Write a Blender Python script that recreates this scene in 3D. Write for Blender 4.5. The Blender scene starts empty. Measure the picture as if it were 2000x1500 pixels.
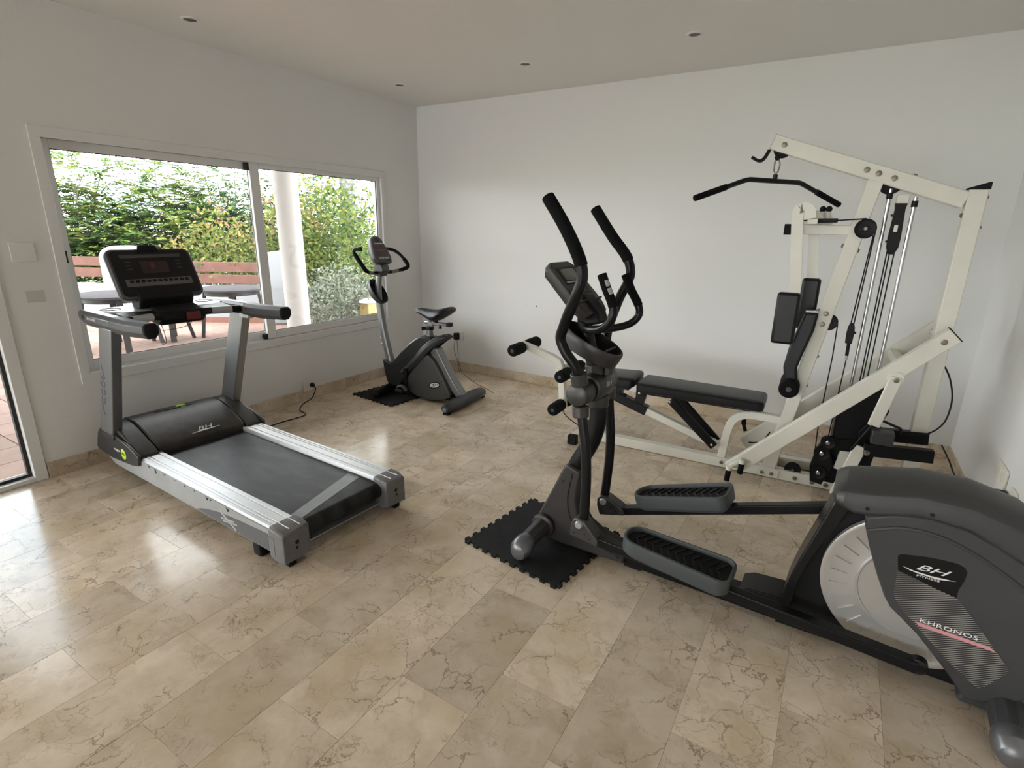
import bpy, bmesh, math, random
from mathutils import Vector, Matrix

random.seed(7)
SC = bpy.context.scene
COL = SC.collection
PI = math.pi
V = Vector

# ------------------------------------------------------------------ camera
cam_d = bpy.data.cameras.new('camera')
cam = bpy.data.objects.new('camera', cam_d)
COL.objects.link(cam)
cam_d.sensor_width = 36.0
cam_d.sensor_fit = 'HORIZONTAL'
cam_d.lens = 36.0 * 1040.2 / 2000.0
cam_d.clip_start = 0.05
cam_d.clip_end = 300
_y, _p, _r = -0.5437, 0.285, 0.0171
_f = V((math.sin(_y), math.cos(_y), 0)); _rt = V((math.cos(_y), -math.sin(_y), 0)); _up = V((0, 0, 1))
_f2 = math.cos(_p) * _f - math.sin(_p) * _up
_u2 = math.sin(_p) * _f + math.cos(_p) * _up
_r3 = math.cos(_r) * _rt + math.sin(_r) * _u2
_u3 = -math.sin(_r) * _rt + math.cos(_r) * _u2
_m = Matrix((_r3, _u3, -_f2)).transposed().to_4x4()
_m.translation = V((3.8455, -4.4488, 1.4755))
cam.matrix_world = _m
SC.camera = cam

# ------------------------------------------------------------------ exposure
SC.view_settings.view_transform = 'Standard'
SC.view_settings.look = 'None'
SC.view_settings.exposure = 1.54
SC.view_settings.gamma = 1.0
SC.view_settings.use_curve_mapping = False

# ------------------------------------------------------------------ world (bright cloudy sky)
W = bpy.data.worlds.new('sky_world')
SC.world = W
W.use_nodes = True
nt = W.node_tree
nt.nodes.clear()
_o = nt.nodes.new('ShaderNodeOutputWorld')
_b = nt.nodes.new('ShaderNodeBackground')
_tc = nt.nodes.new('ShaderNodeTexCoord')
_mp = nt.nodes.new('ShaderNodeMapping'); _mp.inputs['Scale'].default_value = (1.3, 1.3, 3.2)
_ns = nt.nodes.new('ShaderNodeTexNoise'); _ns.inputs['Scale'].default_value = 2.1; _ns.inputs['Detail'].default_value = 5
_cr = nt.nodes.new('ShaderNodeValToRGB')
_cr.color_ramp.elements[0].position = 0.30; _cr.color_ramp.elements[0].color = (0.50, 0.72, 0.95, 1)
_cr.color_ramp.elements[1].position = 0.42; _cr.color_ramp.elements[1].color = (1.0, 1.0, 1.0, 1)
nt.links.new(_tc.outputs['Generated'], _mp.inputs['Vector'])
nt.links.new(_mp.outputs[0], _ns.inputs['Vector'])
nt.links.new(_ns.outputs['Fac'], _cr.inputs[0])
nt.links.new(_cr.outputs[0], _b.inputs['Color'])
SKY = 3.6
_b.inputs['Strength'].default_value = SKY
nt.links.new(_b.outputs[0], _o.inputs[0])

# ------------------------------------------------------------------ sun behind the house, softened by cloud
_sd = bpy.data.lights.new('sun', 'SUN'); _sd.energy = 1.2; _sd.angle = math.radians(25); _sd.color = (1.0, 0.96, 0.9)
sun = bpy.data.objects.new('sun', _sd); COL.objects.link(sun)
sun.rotation_euler = V((-1.0, 0.35, -1.25)).to_track_quat('-Z', 'Y').to_euler()

# ------------------------------------------------------------------ daylight portals in the openings
def portal(name, loc, sx, sy, d):
    l = bpy.data.lights.new(name, 'AREA'); l.shape = 'RECTANGLE'; l.size = sx; l.size_y = sy
    l.cycles.is_portal = True
    o = bpy.data.objects.new(name, l); COL.objects.link(o)
    o.location = loc
    o.rotation_euler = V(d).to_track_quat('-Z', 'Z').to_euler()
    return o

ROOM_W, ROOM_L, ROOM_H = 4.663, 13.5, 2.6  # unseen depth behind the viewer stretched to balance the daylight
DOOR_A, DOOR_B, DOOR_H = -3.47, -8.0, 2.25
REAR_A, REAR_B = 0.05, 4.6
portal('daylight_window', (-0.12, -1.82, 1.26), 2.5, 1.3, (1, 0, 0))
portal('added_rear_daylight', ((REAR_A + REAR_B) / 2, -ROOM_L - 0.12, 1.15), REAR_B - REAR_A, 2.3, (0, 1, 0))  # rear opening is unseen, added for its light
portal('daylight_door', (-0.12, (DOOR_A + DOOR_B) / 2, DOOR_H / 2), DOOR_A - DOOR_B, DOOR_H, (1, 0, 0))

# =================================================================== materials
def mat(name, color, rough=0.5, metal=0.0, spec=0.5, coat=0.0, noise=0.0, nscale=30.0, bump=0.0, bscale=200.0, alpha=None):
    m = bpy.data.materials.new(name); m.use_nodes = True
    t = m.node_tree; b = t.nodes['Principled BSDF']
    b.inputs['Base Color'].default_value = (*color, 1)
    b.inputs['Roughness'].default_value = rough
    b.inputs['Metallic'].default_value = metal
    b.inputs['Specular IOR Level'].default_value = spec
    b.inputs['Coat Weight'].default_value = coat
    if noise or bump:
        tc = t.nodes.new('ShaderNodeTexCoord')
    if noise:
        n = t.nodes.new('ShaderNodeTexNoise'); n.inputs['Scale'].default_value = nscale; n.inputs['Detail'].default_value = 4
        t.links.new(tc.outputs['Object'], n.inputs['Vector'])
        r = t.nodes.new('ShaderNodeValToRGB')
        r.color_ramp.elements[0].position = 0.3; r.color_ramp.elements[1].position = 0.7
        r.color_ramp.elements[0].color = (*[c * (1 - noise) for c in color], 1)
        r.color_ramp.elements[1].color = (*[min(1, c * (1 + noise)) for c in color], 1)
        t.links.new(n.outputs['Fac'], r.inputs[0]); t.links.new(r.outputs[0], b.inputs['Base Color'])
    if bump:
        n2 = t.nodes.new('ShaderNodeTexNoise'); n2.inputs['Scale'].default_value = bscale; n2.inputs['Detail'].default_value = 3
        t.links.new(tc.outputs['Object'], n2.inputs['Vector'])
        bp = t.nodes.new('ShaderNodeBump'); bp.inputs['Strength'].default_value = bump; bp.inputs['Distance'].default_value = 0.002
        t.links.new(n2.outputs['Fac'], bp.inputs['Height']); t.links.new(bp.outputs[0], b.inputs['Normal'])
    return m

M = {}
M['wall'] = mat('wall_paint', (0.80, 0.795, 0.785), 0.75, bump=0.25, bscale=90)
M['ceiling'] = mat('ceiling_paint', (0.84, 0.82, 0.79), 0.8)
M['frame'] = mat('white_lacquered_aluminium', (0.78, 0.78, 0.77), 0.35)
M['gasket'] = mat('black_gasket', (0.012, 0.012, 0.012), 0.6)
M['plate'] = mat('socket_plastic', (0.78, 0.76, 0.66), 0.4)
M['rubber'] = mat('black_rubber', (0.010, 0.010, 0.011), 0.75, spec=0.2, bump=0.4, bscale=400)
M['mat'] = mat('foam_mat', (0.013, 0.0135, 0.015), 0.8, spec=0.3, noise=0.3, nscale=25, bump=0.5, bscale=300)
M['blackp'] = mat('black_plastic', (0.007, 0.007, 0.008), 0.45, spec=0.2, bump=0.15, bscale=500)
M['blackg'] = mat('gloss_black', (0.006, 0.006, 0.007), 0.3, spec=0.3)
M['blackm'] = mat('black_painted_steel', (0.006, 0.006, 0.007), 0.33, spec=0.25)
M['vinyl'] = mat('black_vinyl', (0.008, 0.0085, 0.0095), 0.38, spec=0.3, bump=0.2, bscale=250)
M['foam'] = mat('foam_grip', (0.006, 0.006, 0.0065), 0.85, spec=0.15, bump=0.4, bscale=500)
M['cream'] = mat('cream_enamel', (0.74, 0.72, 0.64), 0.35, noise=0.04, nscale=8)
M['bolt'] = mat('dull_bolt', (0.22, 0.20, 0.16), 0.4, metal=0.8)
M['chrome'] = mat('chrome', (0.52, 0.52, 0.53), 0.2, metal=1.0)
M['alu'] = mat('ribbed_aluminium', (0.52, 0.53, 0.54), 0.45, metal=0.4, noise=0.05, nscale=40)
M['silver'] = mat('silver_paint', (0.44, 0.45, 0.47), 0.34, metal=0.55)
M['silverm'] = mat('silver_side', (0.36, 0.365, 0.37), 0.4, metal=0.3, noise=0.06, nscale=12)
M['armgrey'] = mat('arm_grey', (0.10, 0.10, 0.104), 0.4, metal=0.4)
M['caps'] = mat('foot_cap_grey', (0.15, 0.15, 0.16), 0.33, metal=0.5)
M['bsilver'] = mat('bike_silver', (0.20, 0.20, 0.205), 0.36, metal=0.45)
M['steel'] = mat('brushed_upright', (0.25, 0.255, 0.265), 0.34, metal=0.7)
M['capgrey'] = mat('cap_grey', (0.15, 0.148, 0.15), 0.5, noise=0.12, nscale=30)
M['hood'] = mat('hood_plastic', (0.034, 0.029, 0.025), 0.45, spec=0.35, noise=0.4, nscale=14, bump=0.1, bscale=300)
M['hoodend'] = mat('hood_end_plastic', (0.026, 0.026, 0.028), 0.38, noise=0.15, nscale=20)
M['gripg'] = mat('grip_grey', (0.06, 0.06, 0.064), 0.55)
M['dgrey'] = mat('graphite_plastic', (0.046, 0.046, 0.048), 0.45, spec=0.35, noise=0.06, nscale=6, bump=0.12, bscale=600)
M['brown'] = mat('warm_graphite', (0.036, 0.032, 0.032), 0.38, spec=0.4, noise=0.08, nscale=10)
M['hub'] = mat('hub_grey', (0.055, 0.053, 0.052), 0.38, metal=0.35)
M['pedalg'] = mat('pedal_grey', (0.050, 0.057, 0.060), 0.5)
M['disc'] = mat('disc_silver', (0.50, 0.49, 0.48), 0.33, metal=0.6)
M['bshroud'] = mat('bike_shroud', (0.016, 0.017, 0.019), 0.36, spec=0.4)
M['bcons'] = mat('bike_console', (0.045, 0.045, 0.046), 0.4)
M['bbody'] = mat('bike_grey', (0.052, 0.052, 0.052), 0.45, noise=0.05, nscale=8)
M['white'] = mat('white_print', (0.75, 0.75, 0.75), 0.5)
M['greyprint'] = mat('grey_print', (0.10, 0.10, 0.105), 0.5)
M['silverprint'] = mat('silver_print', (0.42, 0.42, 0.43), 0.4)
M['pink'] = mat('pink_stripe', (0.62, 0.27, 0.30), 0.5)
M['green'] = mat('lime_print', (0.50, 0.78, 0.03), 0.45)
M['red'] = mat('red_plastic', (0.13, 0.008, 0.010), 0.4)
M['redglass'] = mat('dark_red_window', (0.018, 0.005, 0.007), 0.2)
M['redscreen'] = mat('red_tinted_screen', (0.055, 0.012, 0.016), 0.3)
M['redled'] = mat('red_readout', (0.08, 0.006, 0.014), 0.4)
M['lcd'] = mat('lcd_glass', (0.13, 0.15, 0.13), 0.18)
M['masonry'] = mat('white_masonry', (0.28, 0.29, 0.31), 0.8, bump=0.4, bscale=40)
M['column'] = mat('column_render', (0.33, 0.31, 0.295), 0.8)
M['plank'] = mat('stained_plank', (0.135, 0.055, 0.04), 0.6, noise=0.2, nscale=9)
M['tabletop'] = mat('table_resin', (0.05, 0.045, 0.050), 0.8, spec=0.15, noise=0.1, nscale=20)
M['tableleg'] = mat('table_leg_resin', (0.022, 0.020, 0.022), 0.5)
M['skirt'] = mat('terracotta_skirting', (0.2, 0.085, 0.06), 0.6)
M['ground'] = mat('garden_soil', (0.10, 0.12, 0.05), 0.9, noise=0.4, nscale=2)
M['bark'] = mat('palm_bark', (0.11, 0.11, 0.115), 0.85, noise=0.3, nscale=7, bump=0.8, bscale=20)
M['twig'] = mat('twig_bark', (0.14, 0.12, 0.09), 0.8)
M['lantern'] = mat('lantern_yellow', (0.27, 0.20, 0.07), 0.5)
M['lantern_top'] = mat('lantern_cap', (0.62, 0.62, 0.60), 0.5)
M['added_dark'] = mat('added_dark_panelling', (0.09, 0.055, 0.035), 0.5, noise=0.3, nscale=5)  # made-up finish for unseen walls, dark to cut bounced light
M['stain'] = mat('old_filler', (0.62, 0.60, 0.57), 0.8)
M['lampdark'] = mat('lamp_interior', (0.10, 0.09, 0.08), 0.4)
M['slab'] = mat('floor_screed', (0.45, 0.37, 0.28), 0.5)
M['hole'] = mat('dark_hole', (0.004, 0.004, 0.004), 0.8)


def glass_mat():
    m = bpy.data.materials.new('window_glass'); m.use_nodes = True
    t = m.node_tree; t.nodes.clear()
    o = t.nodes.new('ShaderNodeOutputMaterial'); mx = t.nodes.new('ShaderNodeMixShader')
    tr = t.nodes.new('ShaderNodeBsdfTransparent'); tr.inputs[0].default_value = (0.97, 0.985, 0.98, 1)
    gl = t.nodes.new('ShaderNodeBsdfGlossy'); gl.inputs['Roughness'].default_value = 0.0
    fr = t.nodes.new('ShaderNodeFresnel'); fr.inputs['IOR'].default_value = 1.45
    ge = t.nodes.new('ShaderNodeNewGeometry'); mr = t.nodes.new('ShaderNodeMapRange')   # rear faces see the same index from inside
    mr.inputs['To Min'].default_value = 1.45; mr.inputs['To Max'].default_value = 1 / 1.45
    t.links.new(ge.outputs['Backfacing'], mr.inputs['Value']); t.links.new(mr.outputs[0], fr.inputs['IOR'])
    t.links.new(fr.outputs[0], mx.inputs[0]); t.links.new(tr.outputs[0], mx.inputs[1]); t.links.new(gl.outputs[0], mx.inputs[2])
    t.links.new(mx.outputs[0], o.inputs[0])
    return m
M['glass'] = glass_mat()


def marble(name, tiled=True):
    """Crema marble: cloudy beige, thin brown cracks; each tile object is cut from its own place in the stone."""
    m = bpy.data.materials.new(name); m.use_nodes = True
    t = m.node_tree; b = t.nodes['Principled BSDF']; L = t.links.new; N = t.nodes.new
    tc = N('ShaderNodeTexCoord'); oi = N('ShaderNodeObjectInfo')
    sc = N('ShaderNodeVectorMath'); sc.operation = 'SCALE'
    cmb = N('ShaderNodeCombineXYZ')
    mul = N('ShaderNodeMath'); mul.operation = 'MULTIPLY'; mul.inputs[1].default_value = 61.0
    L(oi.outputs['Random'], mul.inputs[0])
    mul2 = N('ShaderNodeMath'); mul2.operation = 'MULTIPLY'; mul2.inputs[1].default_value = 37.0
    L(oi.outputs['Random'], mul2.inputs[0])
    L(mul.outputs[0], cmb.inputs[0]); L(mul2.outputs[0], cmb.inputs[1])
    add = N('ShaderNodeVectorMath'); add.operation = 'ADD'
    L(tc.outputs['Object'], add.inputs[0]); L(cmb.outputs[0], add.inputs[1])
    P0 = add.outputs[0]
    # warp
    wn = N('ShaderNodeTexNoise'); wn.inputs['Scale'].default_value = 9; wn.inputs['Detail'].default_value = 5; wn.inputs['Roughness'].default_value = 0.6
    L(P0, wn.inputs['Vector'])
    wsub = N('ShaderNodeVectorMath'); wsub.operation = 'SUBTRACT'; wsub.inputs[1].default_value = (0.5, 0.5, 0.5)
    L(wn.outputs['Color'], wsub.inputs[0])
    wsc = N('ShaderNodeVectorMath'); wsc.operation = 'SCALE'; wsc.inputs['Scale'].default_value = 0.16
    L(wsub.outputs[0], wsc.inputs[0])
    wadd = N('ShaderNodeVectorMath'); wadd.operation = 'ADD'
    L(P0, wadd.inputs[0]); L(wsc.outputs[0], wadd.inputs[1])
    # cloudy ground colour
    cl = N('ShaderNodeTexNoise'); cl.inputs['Scale'].default_value = 6; cl.inputs['Detail'].default_value = 6; cl.inputs['Roughness'].default_value = 0.62
    L(wadd.outputs[0], cl.inputs['Vector'])
    cr = N('ShaderNodeValToRGB')
    e = cr.color_ramp.elements
    e[0].position = 0.28; e[0].color = (0.49, 0.385, 0.27, 1)
    e[1].position = 0.72; e[1].color = (0.76, 0.645, 0.51, 1)
    x = e.new(0.5); x.color = (0.66, 0.545, 0.415, 1)
    L(cl.outputs['Fac'], cr.inputs[0])
    # ochre / grey drift
    dn = N('ShaderNodeTexNoise'); dn.inputs['Scale'].default_value = 3.2; dn.inputs['Detail'].default_value = 3
    L(P0, dn.inputs['Vector'])
    dr = N('ShaderNodeValToRGB'); dr.color_ramp.elements[0].position = 0.52; dr.color_ramp.elements[1].position = 0.66
    L(dn.outputs['Fac'], dr.inputs[0])
    dm = N('ShaderNodeMath'); dm.operation = 'MULTIPLY'; dm.inputs[1].default_value = 0.55
    L(dr.outputs[0], dm.inputs[0])
    mx1 = N('ShaderNodeMix'); mx1.data_type = 'RGBA'
    L(dm.outputs[0], mx1.inputs['Factor']); L(cr.outputs[0], mx1.inputs['A']); mx1.inputs['B'].default_value = (0.55, 0.435, 0.27, 1)

    def veins(scale, width, seed_scale, dens):
        v = N('ShaderNodeTexVoronoi'); v.feature = 'DISTANCE_TO_EDGE'; v.inputs['Scale'].default_value = scale
        L(wadd.outputs[0], v.inputs['Vector'])
        r = N('ShaderNodeMapRange'); r.inputs['From Min'].default_value = 0.0; r.inputs['From Max'].default_value = width
        r.inputs['To Min'].default_value = 1.0; r.inputs['To Max'].default_value = 0.0
        L(v.outputs['Distance'], r.inputs['Value'])
        n = N('ShaderNodeTexNoise'); n.inputs['Scale'].default_value = seed_scale; n.inputs['Detail'].default_value = 3
        L(P0, n.inputs['Vector'])
        k = N('ShaderNodeValToRGB'); k.color_ramp.elements[0].position = dens; k.color_ramp.elements[1].position = dens + 0.12
        L(n.outputs['Fac'], k.inputs[0])
        q = N('ShaderNodeMath'); q.operation = 'MULTIPLY'
        L(r.outputs[0], q.inputs[0]); L(k.outputs[0], q.inputs[1])
        return q.outputs[0]
    v1 = veins(7.0, 0.022, 5.0, 0.45)
    v2 = veins(17.0, 0.045, 7.0, 0.50)
    s2 = N('ShaderNodeMath'); s2.operation = 'MULTIPLY'; s2.inputs[1].default_value = 0.6; L(v2, s2.inputs[0])
    vm = N('ShaderNodeMath'); vm.operation = 'MAXIMUM'; L(v1, vm.inputs[0]); L(s2.outputs[0], vm.inputs[1])
    vk = N('ShaderNodeMath'); vk.operation = 'MULTIPLY'; vk.inputs[1].default_value = 0.72; L(vm.outputs[0], vk.inputs[0])
    mx2 = N('ShaderNodeMix'); mx2.data_type = 'RGBA'
    L(vk.outputs[0], mx2.inputs['Factor']); L(mx1.outputs['Result'], mx2.inputs['A']); mx2.inputs['B'].default_value = (0.15, 0.095, 0.055, 1)
    # tile-to-tile shade
    hs = N('ShaderNodeHueSaturation')
    mr = N('ShaderNodeMapRange'); mr.inputs['To Min'].default_value = 0.87; mr.inputs['To Max'].default_value = 1.13
    L(oi.outputs['Random'], mr.inputs['Value']); L(mr.outputs[0], hs.inputs['Value'])
    hs.inputs['Saturation'].default_value = 0.95
    L(mx2.outputs['Result'], hs.inputs['Color'])
    L(hs.outputs[0], b.inputs['Base Color'])
    b.inputs['Roughness'].default_value = 0.21
    rn = N('ShaderNodeMapRange'); rn.inputs['To Min'].default_value = 0.11; rn.inputs['To Max'].default_value = 0.24
    L(cl.outputs['Fac'], rn.inputs['Value']); L(rn.outputs[0], b.inputs['Roughness'])
    b.inputs['Specular IOR Level'].default_value = 0.19
    return m
M['marble'] = marble('polished_marble')


def terracotta():
    m = bpy.data.materials.new('terrace_terracotta'); m.use_nodes = True
    t = m.node_tree; b = t.nodes['Principled BSDF']; L = t.links.new; N = t.nodes.new
    oi = N('ShaderNodeObjectInfo'); tc = N('ShaderNodeTexCoord')
    n = N('ShaderNodeTexNoise'); n.inputs['Scale'].default_value = 7; n.inputs['Detail'].default_value = 4
    L(tc.outputs['Object'], n.inputs['Vector'])
    r = N('ShaderNodeValToRGB')
    r.color_ramp.elements[0].color = (0.19, 0.115, 0.09, 1); r.color_ramp.elements[1].color = (0.27, 0.185, 0.155, 1)
    L(n.outputs['Fac'], r.inputs[0])
    hs = N('ShaderNodeHueSaturation'); mr = N('ShaderNodeMapRange'); mr.inputs['To Min'].default_value = 0.88; mr.inputs['To Max'].default_value = 1.12
    L(oi.outputs['Random'], mr.inputs['Value']); L(mr.outputs[0], hs.inputs['Value']); L(r.outputs[0], hs.inputs['Color'])
    L(hs.outputs[0], b.inputs['Base Color']); b.inputs['Roughness'].default_value = 0.75; b.inputs['Specular IOR Level'].default_value = 0.2
    return m
M['terra'] = terracotta()


def belt_mat():
    m = bpy.data.materials.new('running_belt'); m.use_nodes = True
    t = m.node_tree; b = t.nodes['Principled BSDF']; L = t.links.new; N = t.nodes.new
    tc = N('ShaderNodeTexCoord'); mp = N('ShaderNodeMapping'); mp.inputs['Scale'].default_value = (2.2, 7.0, 1)
    n = N('ShaderNodeTexNoise'); n.inputs['Scale'].default_value = 1.6; n.inputs['Detail'].default_value = 4
    L(tc.outputs['Object'], mp.inputs[0]); L(mp.outputs[0], n.inputs['Vector'])
    r = N('ShaderNodeValToRGB'); r.color_ramp.elements[0].position = 0.42; r.color_ramp.elements[1].position = 0.72
    r.color_ramp.elements[0].color = (0.008, 0.008, 0.0085, 1); r.color_ramp.elements[1].color = (0.040, 0.043, 0.045, 1)
    L(n.outputs['Fac'], r.inputs[0]); L(r.outputs[0], b.inputs['Base Color']); b.inputs['Roughness'].default_value = 0.5; b.inputs['Specular IOR Level'].default_value = 0.2
    return m
M['belt'] = belt_mat()
M['beltseam'] = mat('belt_seam_tape', (0.055, 0.058, 0.060), 0.4, noise=0.3, nscale=10)


def lined():
    """Dark printed sticker with fine pale lines."""
    m = bpy.data.materials.new('lined_sticker'); m.use_nodes = True
    t = m.node_tree; b = t.nodes['Principled BSDF']; L = t.links.new; N = t.nodes.new
    tc = N('ShaderNodeTexCoord'); mp = N('ShaderNodeMapping'); mp.inputs['Rotation'].default_value = (0, math.radians(22), 0)
    sp = N('ShaderNodeSeparateXYZ'); L(tc.outputs['Object'], mp.inputs[0]); L(mp.outputs[0], sp.inputs[0])
    k = N('ShaderNodeMath'); k.operation = 'MULTIPLY'; k.inputs[1].default_value = 150.0; L(sp.outputs['Z'], k.inputs[0])
    fr = N('ShaderNodeMath'); fr.operation = 'FRACT'; L(k.outputs[0], fr.inputs[0])
    gt = N('ShaderNodeMath'); gt.operation = 'GREATER_THAN'; gt.inputs[1].default_value = 0.62; L(fr.outputs[0], gt.inputs[0])
    mx = N('ShaderNodeMix'); mx.data_type = 'RGBA'
    mx.inputs['A'].default_value = (0.012, 0.012, 0.013, 1); mx.inputs['B'].default_value = (0.27, 0.26, 0.25, 1)
    L(gt.outputs[0], mx.inputs['Factor']); L(mx.outputs['Result'], b.inputs['Base Color']); b.inputs['Roughness'].default_value = 0.4
    return m
M['lined'] = lined()


def leaf_mat():
    m = bpy.data.materials.new('leaf'); m.use_nodes = True
    t = m.node_tree; b = t.nodes['Principled BSDF']; L = t.links.new; N = t.nodes.new
    a = N('ShaderNodeAttribute'); a.attribute_name = 'leaf_tone'
    L(a.outputs['Color'], b.inputs['Base Color']); b.inputs['Roughness'].default_value = 0.55; b.inputs['Specular IOR Level'].default_value = 0.2
    tl = N('ShaderNodeBsdfTranslucent'); L(a.outputs['Color'], tl.inputs['Color'])
    mx = N('ShaderNodeMixShader'); mx.inputs[0].default_value = 0.4
    o = t.nodes['Material Output']
    L(b.outputs[0], mx.inputs[1]); L(tl.outputs[0], mx.inputs[2]); L(mx.outputs[0], o.inputs[0])
    return m
M['leaf'] = leaf_mat()

# =================================================================== mesh building helpers
def catmull(pts, k=6, closed=False):
    pts = [V(p) for p in pts]
    if len(pts) < 3: return pts
    out = []
    n = len(pts)
    rng = range(n) if closed else range(n - 1)
    for i in rng:
        if closed:
            p0, p1, p2, p3 = pts[(i - 1) % n], pts[i], pts[(i + 1) % n], pts[(i + 2) % n]
        else:
            p1, p2 = pts[i], pts[i + 1]
            p0 = pts[i - 1] if i > 0 else p1 * 2 - p2
            p3 = pts[i + 2] if i + 2 < n else p2 * 2 - p1
        for j in range(k):
            t = j / k
            out.append(0.5 * ((2 * p1) + (p2 - p0) * t + (2 * p0 - 5 * p1 + 4 * p2 - p3) * t * t + (3 * p1 - p0 - 3 * p2 + p3) * t ** 3))
    if not closed: out.append(pts[-1])
    return out


class MB:
    def __init__(s): s.v = []; s.f = []
    def add(s, vs, fs):
        o = len(s.v); s.v += [tuple(x) for x in vs]; s.f += [tuple(i + o for i in f) for f in fs]; return s
    def box(s, x0, x1, y0, y1, z0, z1):
        vs = [(x, y, z) for x in (x0, x1) for y in (y0, y1) for z in (z0, z1)]
        return s.add(vs, [(0, 1, 3, 2), (4, 6, 7, 5), (0, 4, 5, 1), (2, 3, 7, 6), (0, 2, 6, 4), (1, 5, 7, 3)])
    def obox(s, c, sx, sy, sz, m3):
        vs = [V(c) + m3 @ V((x * sx / 2, y * sy / 2, z * sz / 2)) for x in (-1, 1) for y in (-1, 1) for z in (-1, 1)]
        return s.add(vs, [(0, 1, 3, 2), (4, 6, 7, 5), (0, 4, 5, 1), (2, 3, 7, 6), (0, 2, 6, 4), (1, 5, 7, 3)])
    def bar(s, p0, p1, w, h, side=(0, 1, 0)):
        p0, p1 = V(p0), V(p1); d = (p1 - p0).normalized()
        sd = V(side); sd = (sd - d * sd.dot(d)).normalized(); u = d.cross(sd)
        vs = []
        for p in (p0, p1):
            for a, b in ((-1, -1), (1, -1), (1, 1), (-1, 1)):
                vs.append(p + sd * a * w / 2 + u * b * h / 2)
        return s.add(vs, [(3, 2, 1, 0), (4, 5, 6, 7), (0, 1, 5, 4), (1, 2, 6, 5), (2, 3, 7, 6), (3, 0, 4, 7)])
    def cyl(s, p0, p1, r0, r1=None, n=20):
        r1 = r0 if r1 is None else r1
        return s.tube([p0, p1], [r0, r1], n)
    def tube(s, pts, r, n=12, closed=False, flat=1.0, side=None):
        pts = [V(p) for p in pts]; k = len(pts)
        rs = r if isinstance(r, (list, tuple)) else [r] * k
        tans = []
        for i in range(k):
            a = pts[(i - 1) % k] if (closed or i > 0) else pts[i]
            b = pts[(i + 1) % k] if (closed or i < k - 1) else pts[i]
            d = b - a
            tans.append(d.normalized() if d.length > 1e-9 else (tans[-1] if tans else V((0, 0, 1))))
        t0 = tans[0]
        if side is not None: ref = V(side)
        else: ref = V((0, 1, 0)) if abs(t0.y) < 0.9 else V((1, 0, 0))
        nrm = (ref - t0 * ref.dot(t0)).normalized()
        vs = []; fs = []
        for i in range(k):
            t = tans[i]; nrm = (nrm - t * nrm.dot(t)).normalized(); bn = t.cross(nrm)
            for j in range(n):
                a = 2 * PI * j / n
                vs.append(pts[i] + (nrm * math.cos(a) * flat + bn * math.sin(a)) * rs[i])
        for i in range(k if closed else k - 1):
            i2 = (i + 1) % k
            for j in range(n):
                j2 = (j + 1) % n
                fs.append((i * n + j, i * n + j2, i2 * n + j2, i2 * n + j))
        if not closed:
            fs.append(tuple(range(n))[::-1]); fs.append(tuple((k - 1) * n + j for j in range(n)))
        return s.add(vs, fs)
    def sweep(s, pts, w, h, side=(0, 1, 0)):
        """Rectangular tube along a path whose plane is perpendicular to side."""
        pts = [V(p) for p in pts]; k = len(pts); sd = V(side).normalized(); vs = []; fs = []
        for i in range(k):
            a = pts[max(i - 1, 0)]; b = pts[min(i + 1, k - 1)]; d = (b - a).normalized(); u = d.cross(sd).normalized()
            for p, q in ((-1, -1), (1, -1), (1, 1), (-1, 1)):
                vs.append(pts[i] + sd * p * w / 2 + u * q * h / 2)
        for i in range(k - 1):
            for j in range(4):
                j2 = (j + 1) % 4
                fs.append((i * 4 + j, i * 4 + j2, i * 4 + 4 + j2, i * 4 + 4 + j))
        fs += [(3, 2, 1, 0), tuple((k - 1) * 4 + j for j in range(4))]
        return s.add(vs, fs)
    def prism(s, outline, a0, a1, axis='y'):
        n = len(outline)
        def P(p, a):
            if axis == 'y': return (p[0], a, p[1])
            if axis == 'x': return (a, p[0], p[1])
            return (p[0], p[1], a)
        vs = [P(p, a0) for p in outline] + [P(p, a1) for p in outline]
        fs = [tuple(range(n)), tuple(range(n, 2 * n))[::-1]] + [(i, n + i, n + (i + 1) % n, (i + 1) % n) for i in range(n)]
        return s.add(vs, fs)
    def loft(s, rings, cap=True, closed_ring=True):
        n = len(rings[0]); vs = [p for r in rings for p in r]; fs = []
        for i in range(len(rings) - 1):
            for j in range(n if closed_ring else n - 1):
                j2 = (j + 1) % n
                fs.append((i * n + j, i * n + j2, (i + 1) * n + j2, (i + 1) * n + j))
        if cap and closed_ring:
            fs.append(tuple(range(n))[::-1]); fs.append(tuple((len(rings) - 1) * n + j for j in range(n)))
        return s.add(vs, fs)
    def lathe(s, c, axis, prof, n=32):
        c = V(c); ax = V(axis).normalized(); ref = V((0, 0, 1)) if abs(ax.z) < 0.9 else V((1, 0, 0))
        a = (ref - ax * ref.dot(ax)).normalized(); b = ax.cross(a)
        rings = [[c + ax * t + (a * math.cos(2 * PI * j / n) + b * math.sin(2 * PI * j / n)) * max(r, 1e-4) for j in range(n)] for r, t in prof]
        return s.loft(rings)
    def ball(s, c, rx, ry=None, rz=None, nu=16, nv=10):
        ry = rx if ry is None else ry; rz = rx if rz is None else rz
        rings = []
        for i in range(nv + 1):
            th = PI * (i + 0.02) / (nv + 0.04)
            rings.append([(c[0] + rx * math.sin(th) * math.cos(2 * PI * j / nu), c[1] + ry * math.sin(th) * math.sin(2 * PI * j / nu), c[2] - rz * math.cos(th)) for j in range(nu)])
        return s.loft(rings)
    def quad(s, a, b, c, d): return s.add([a, b, c, d], [(0, 1, 2, 3)])
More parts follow.
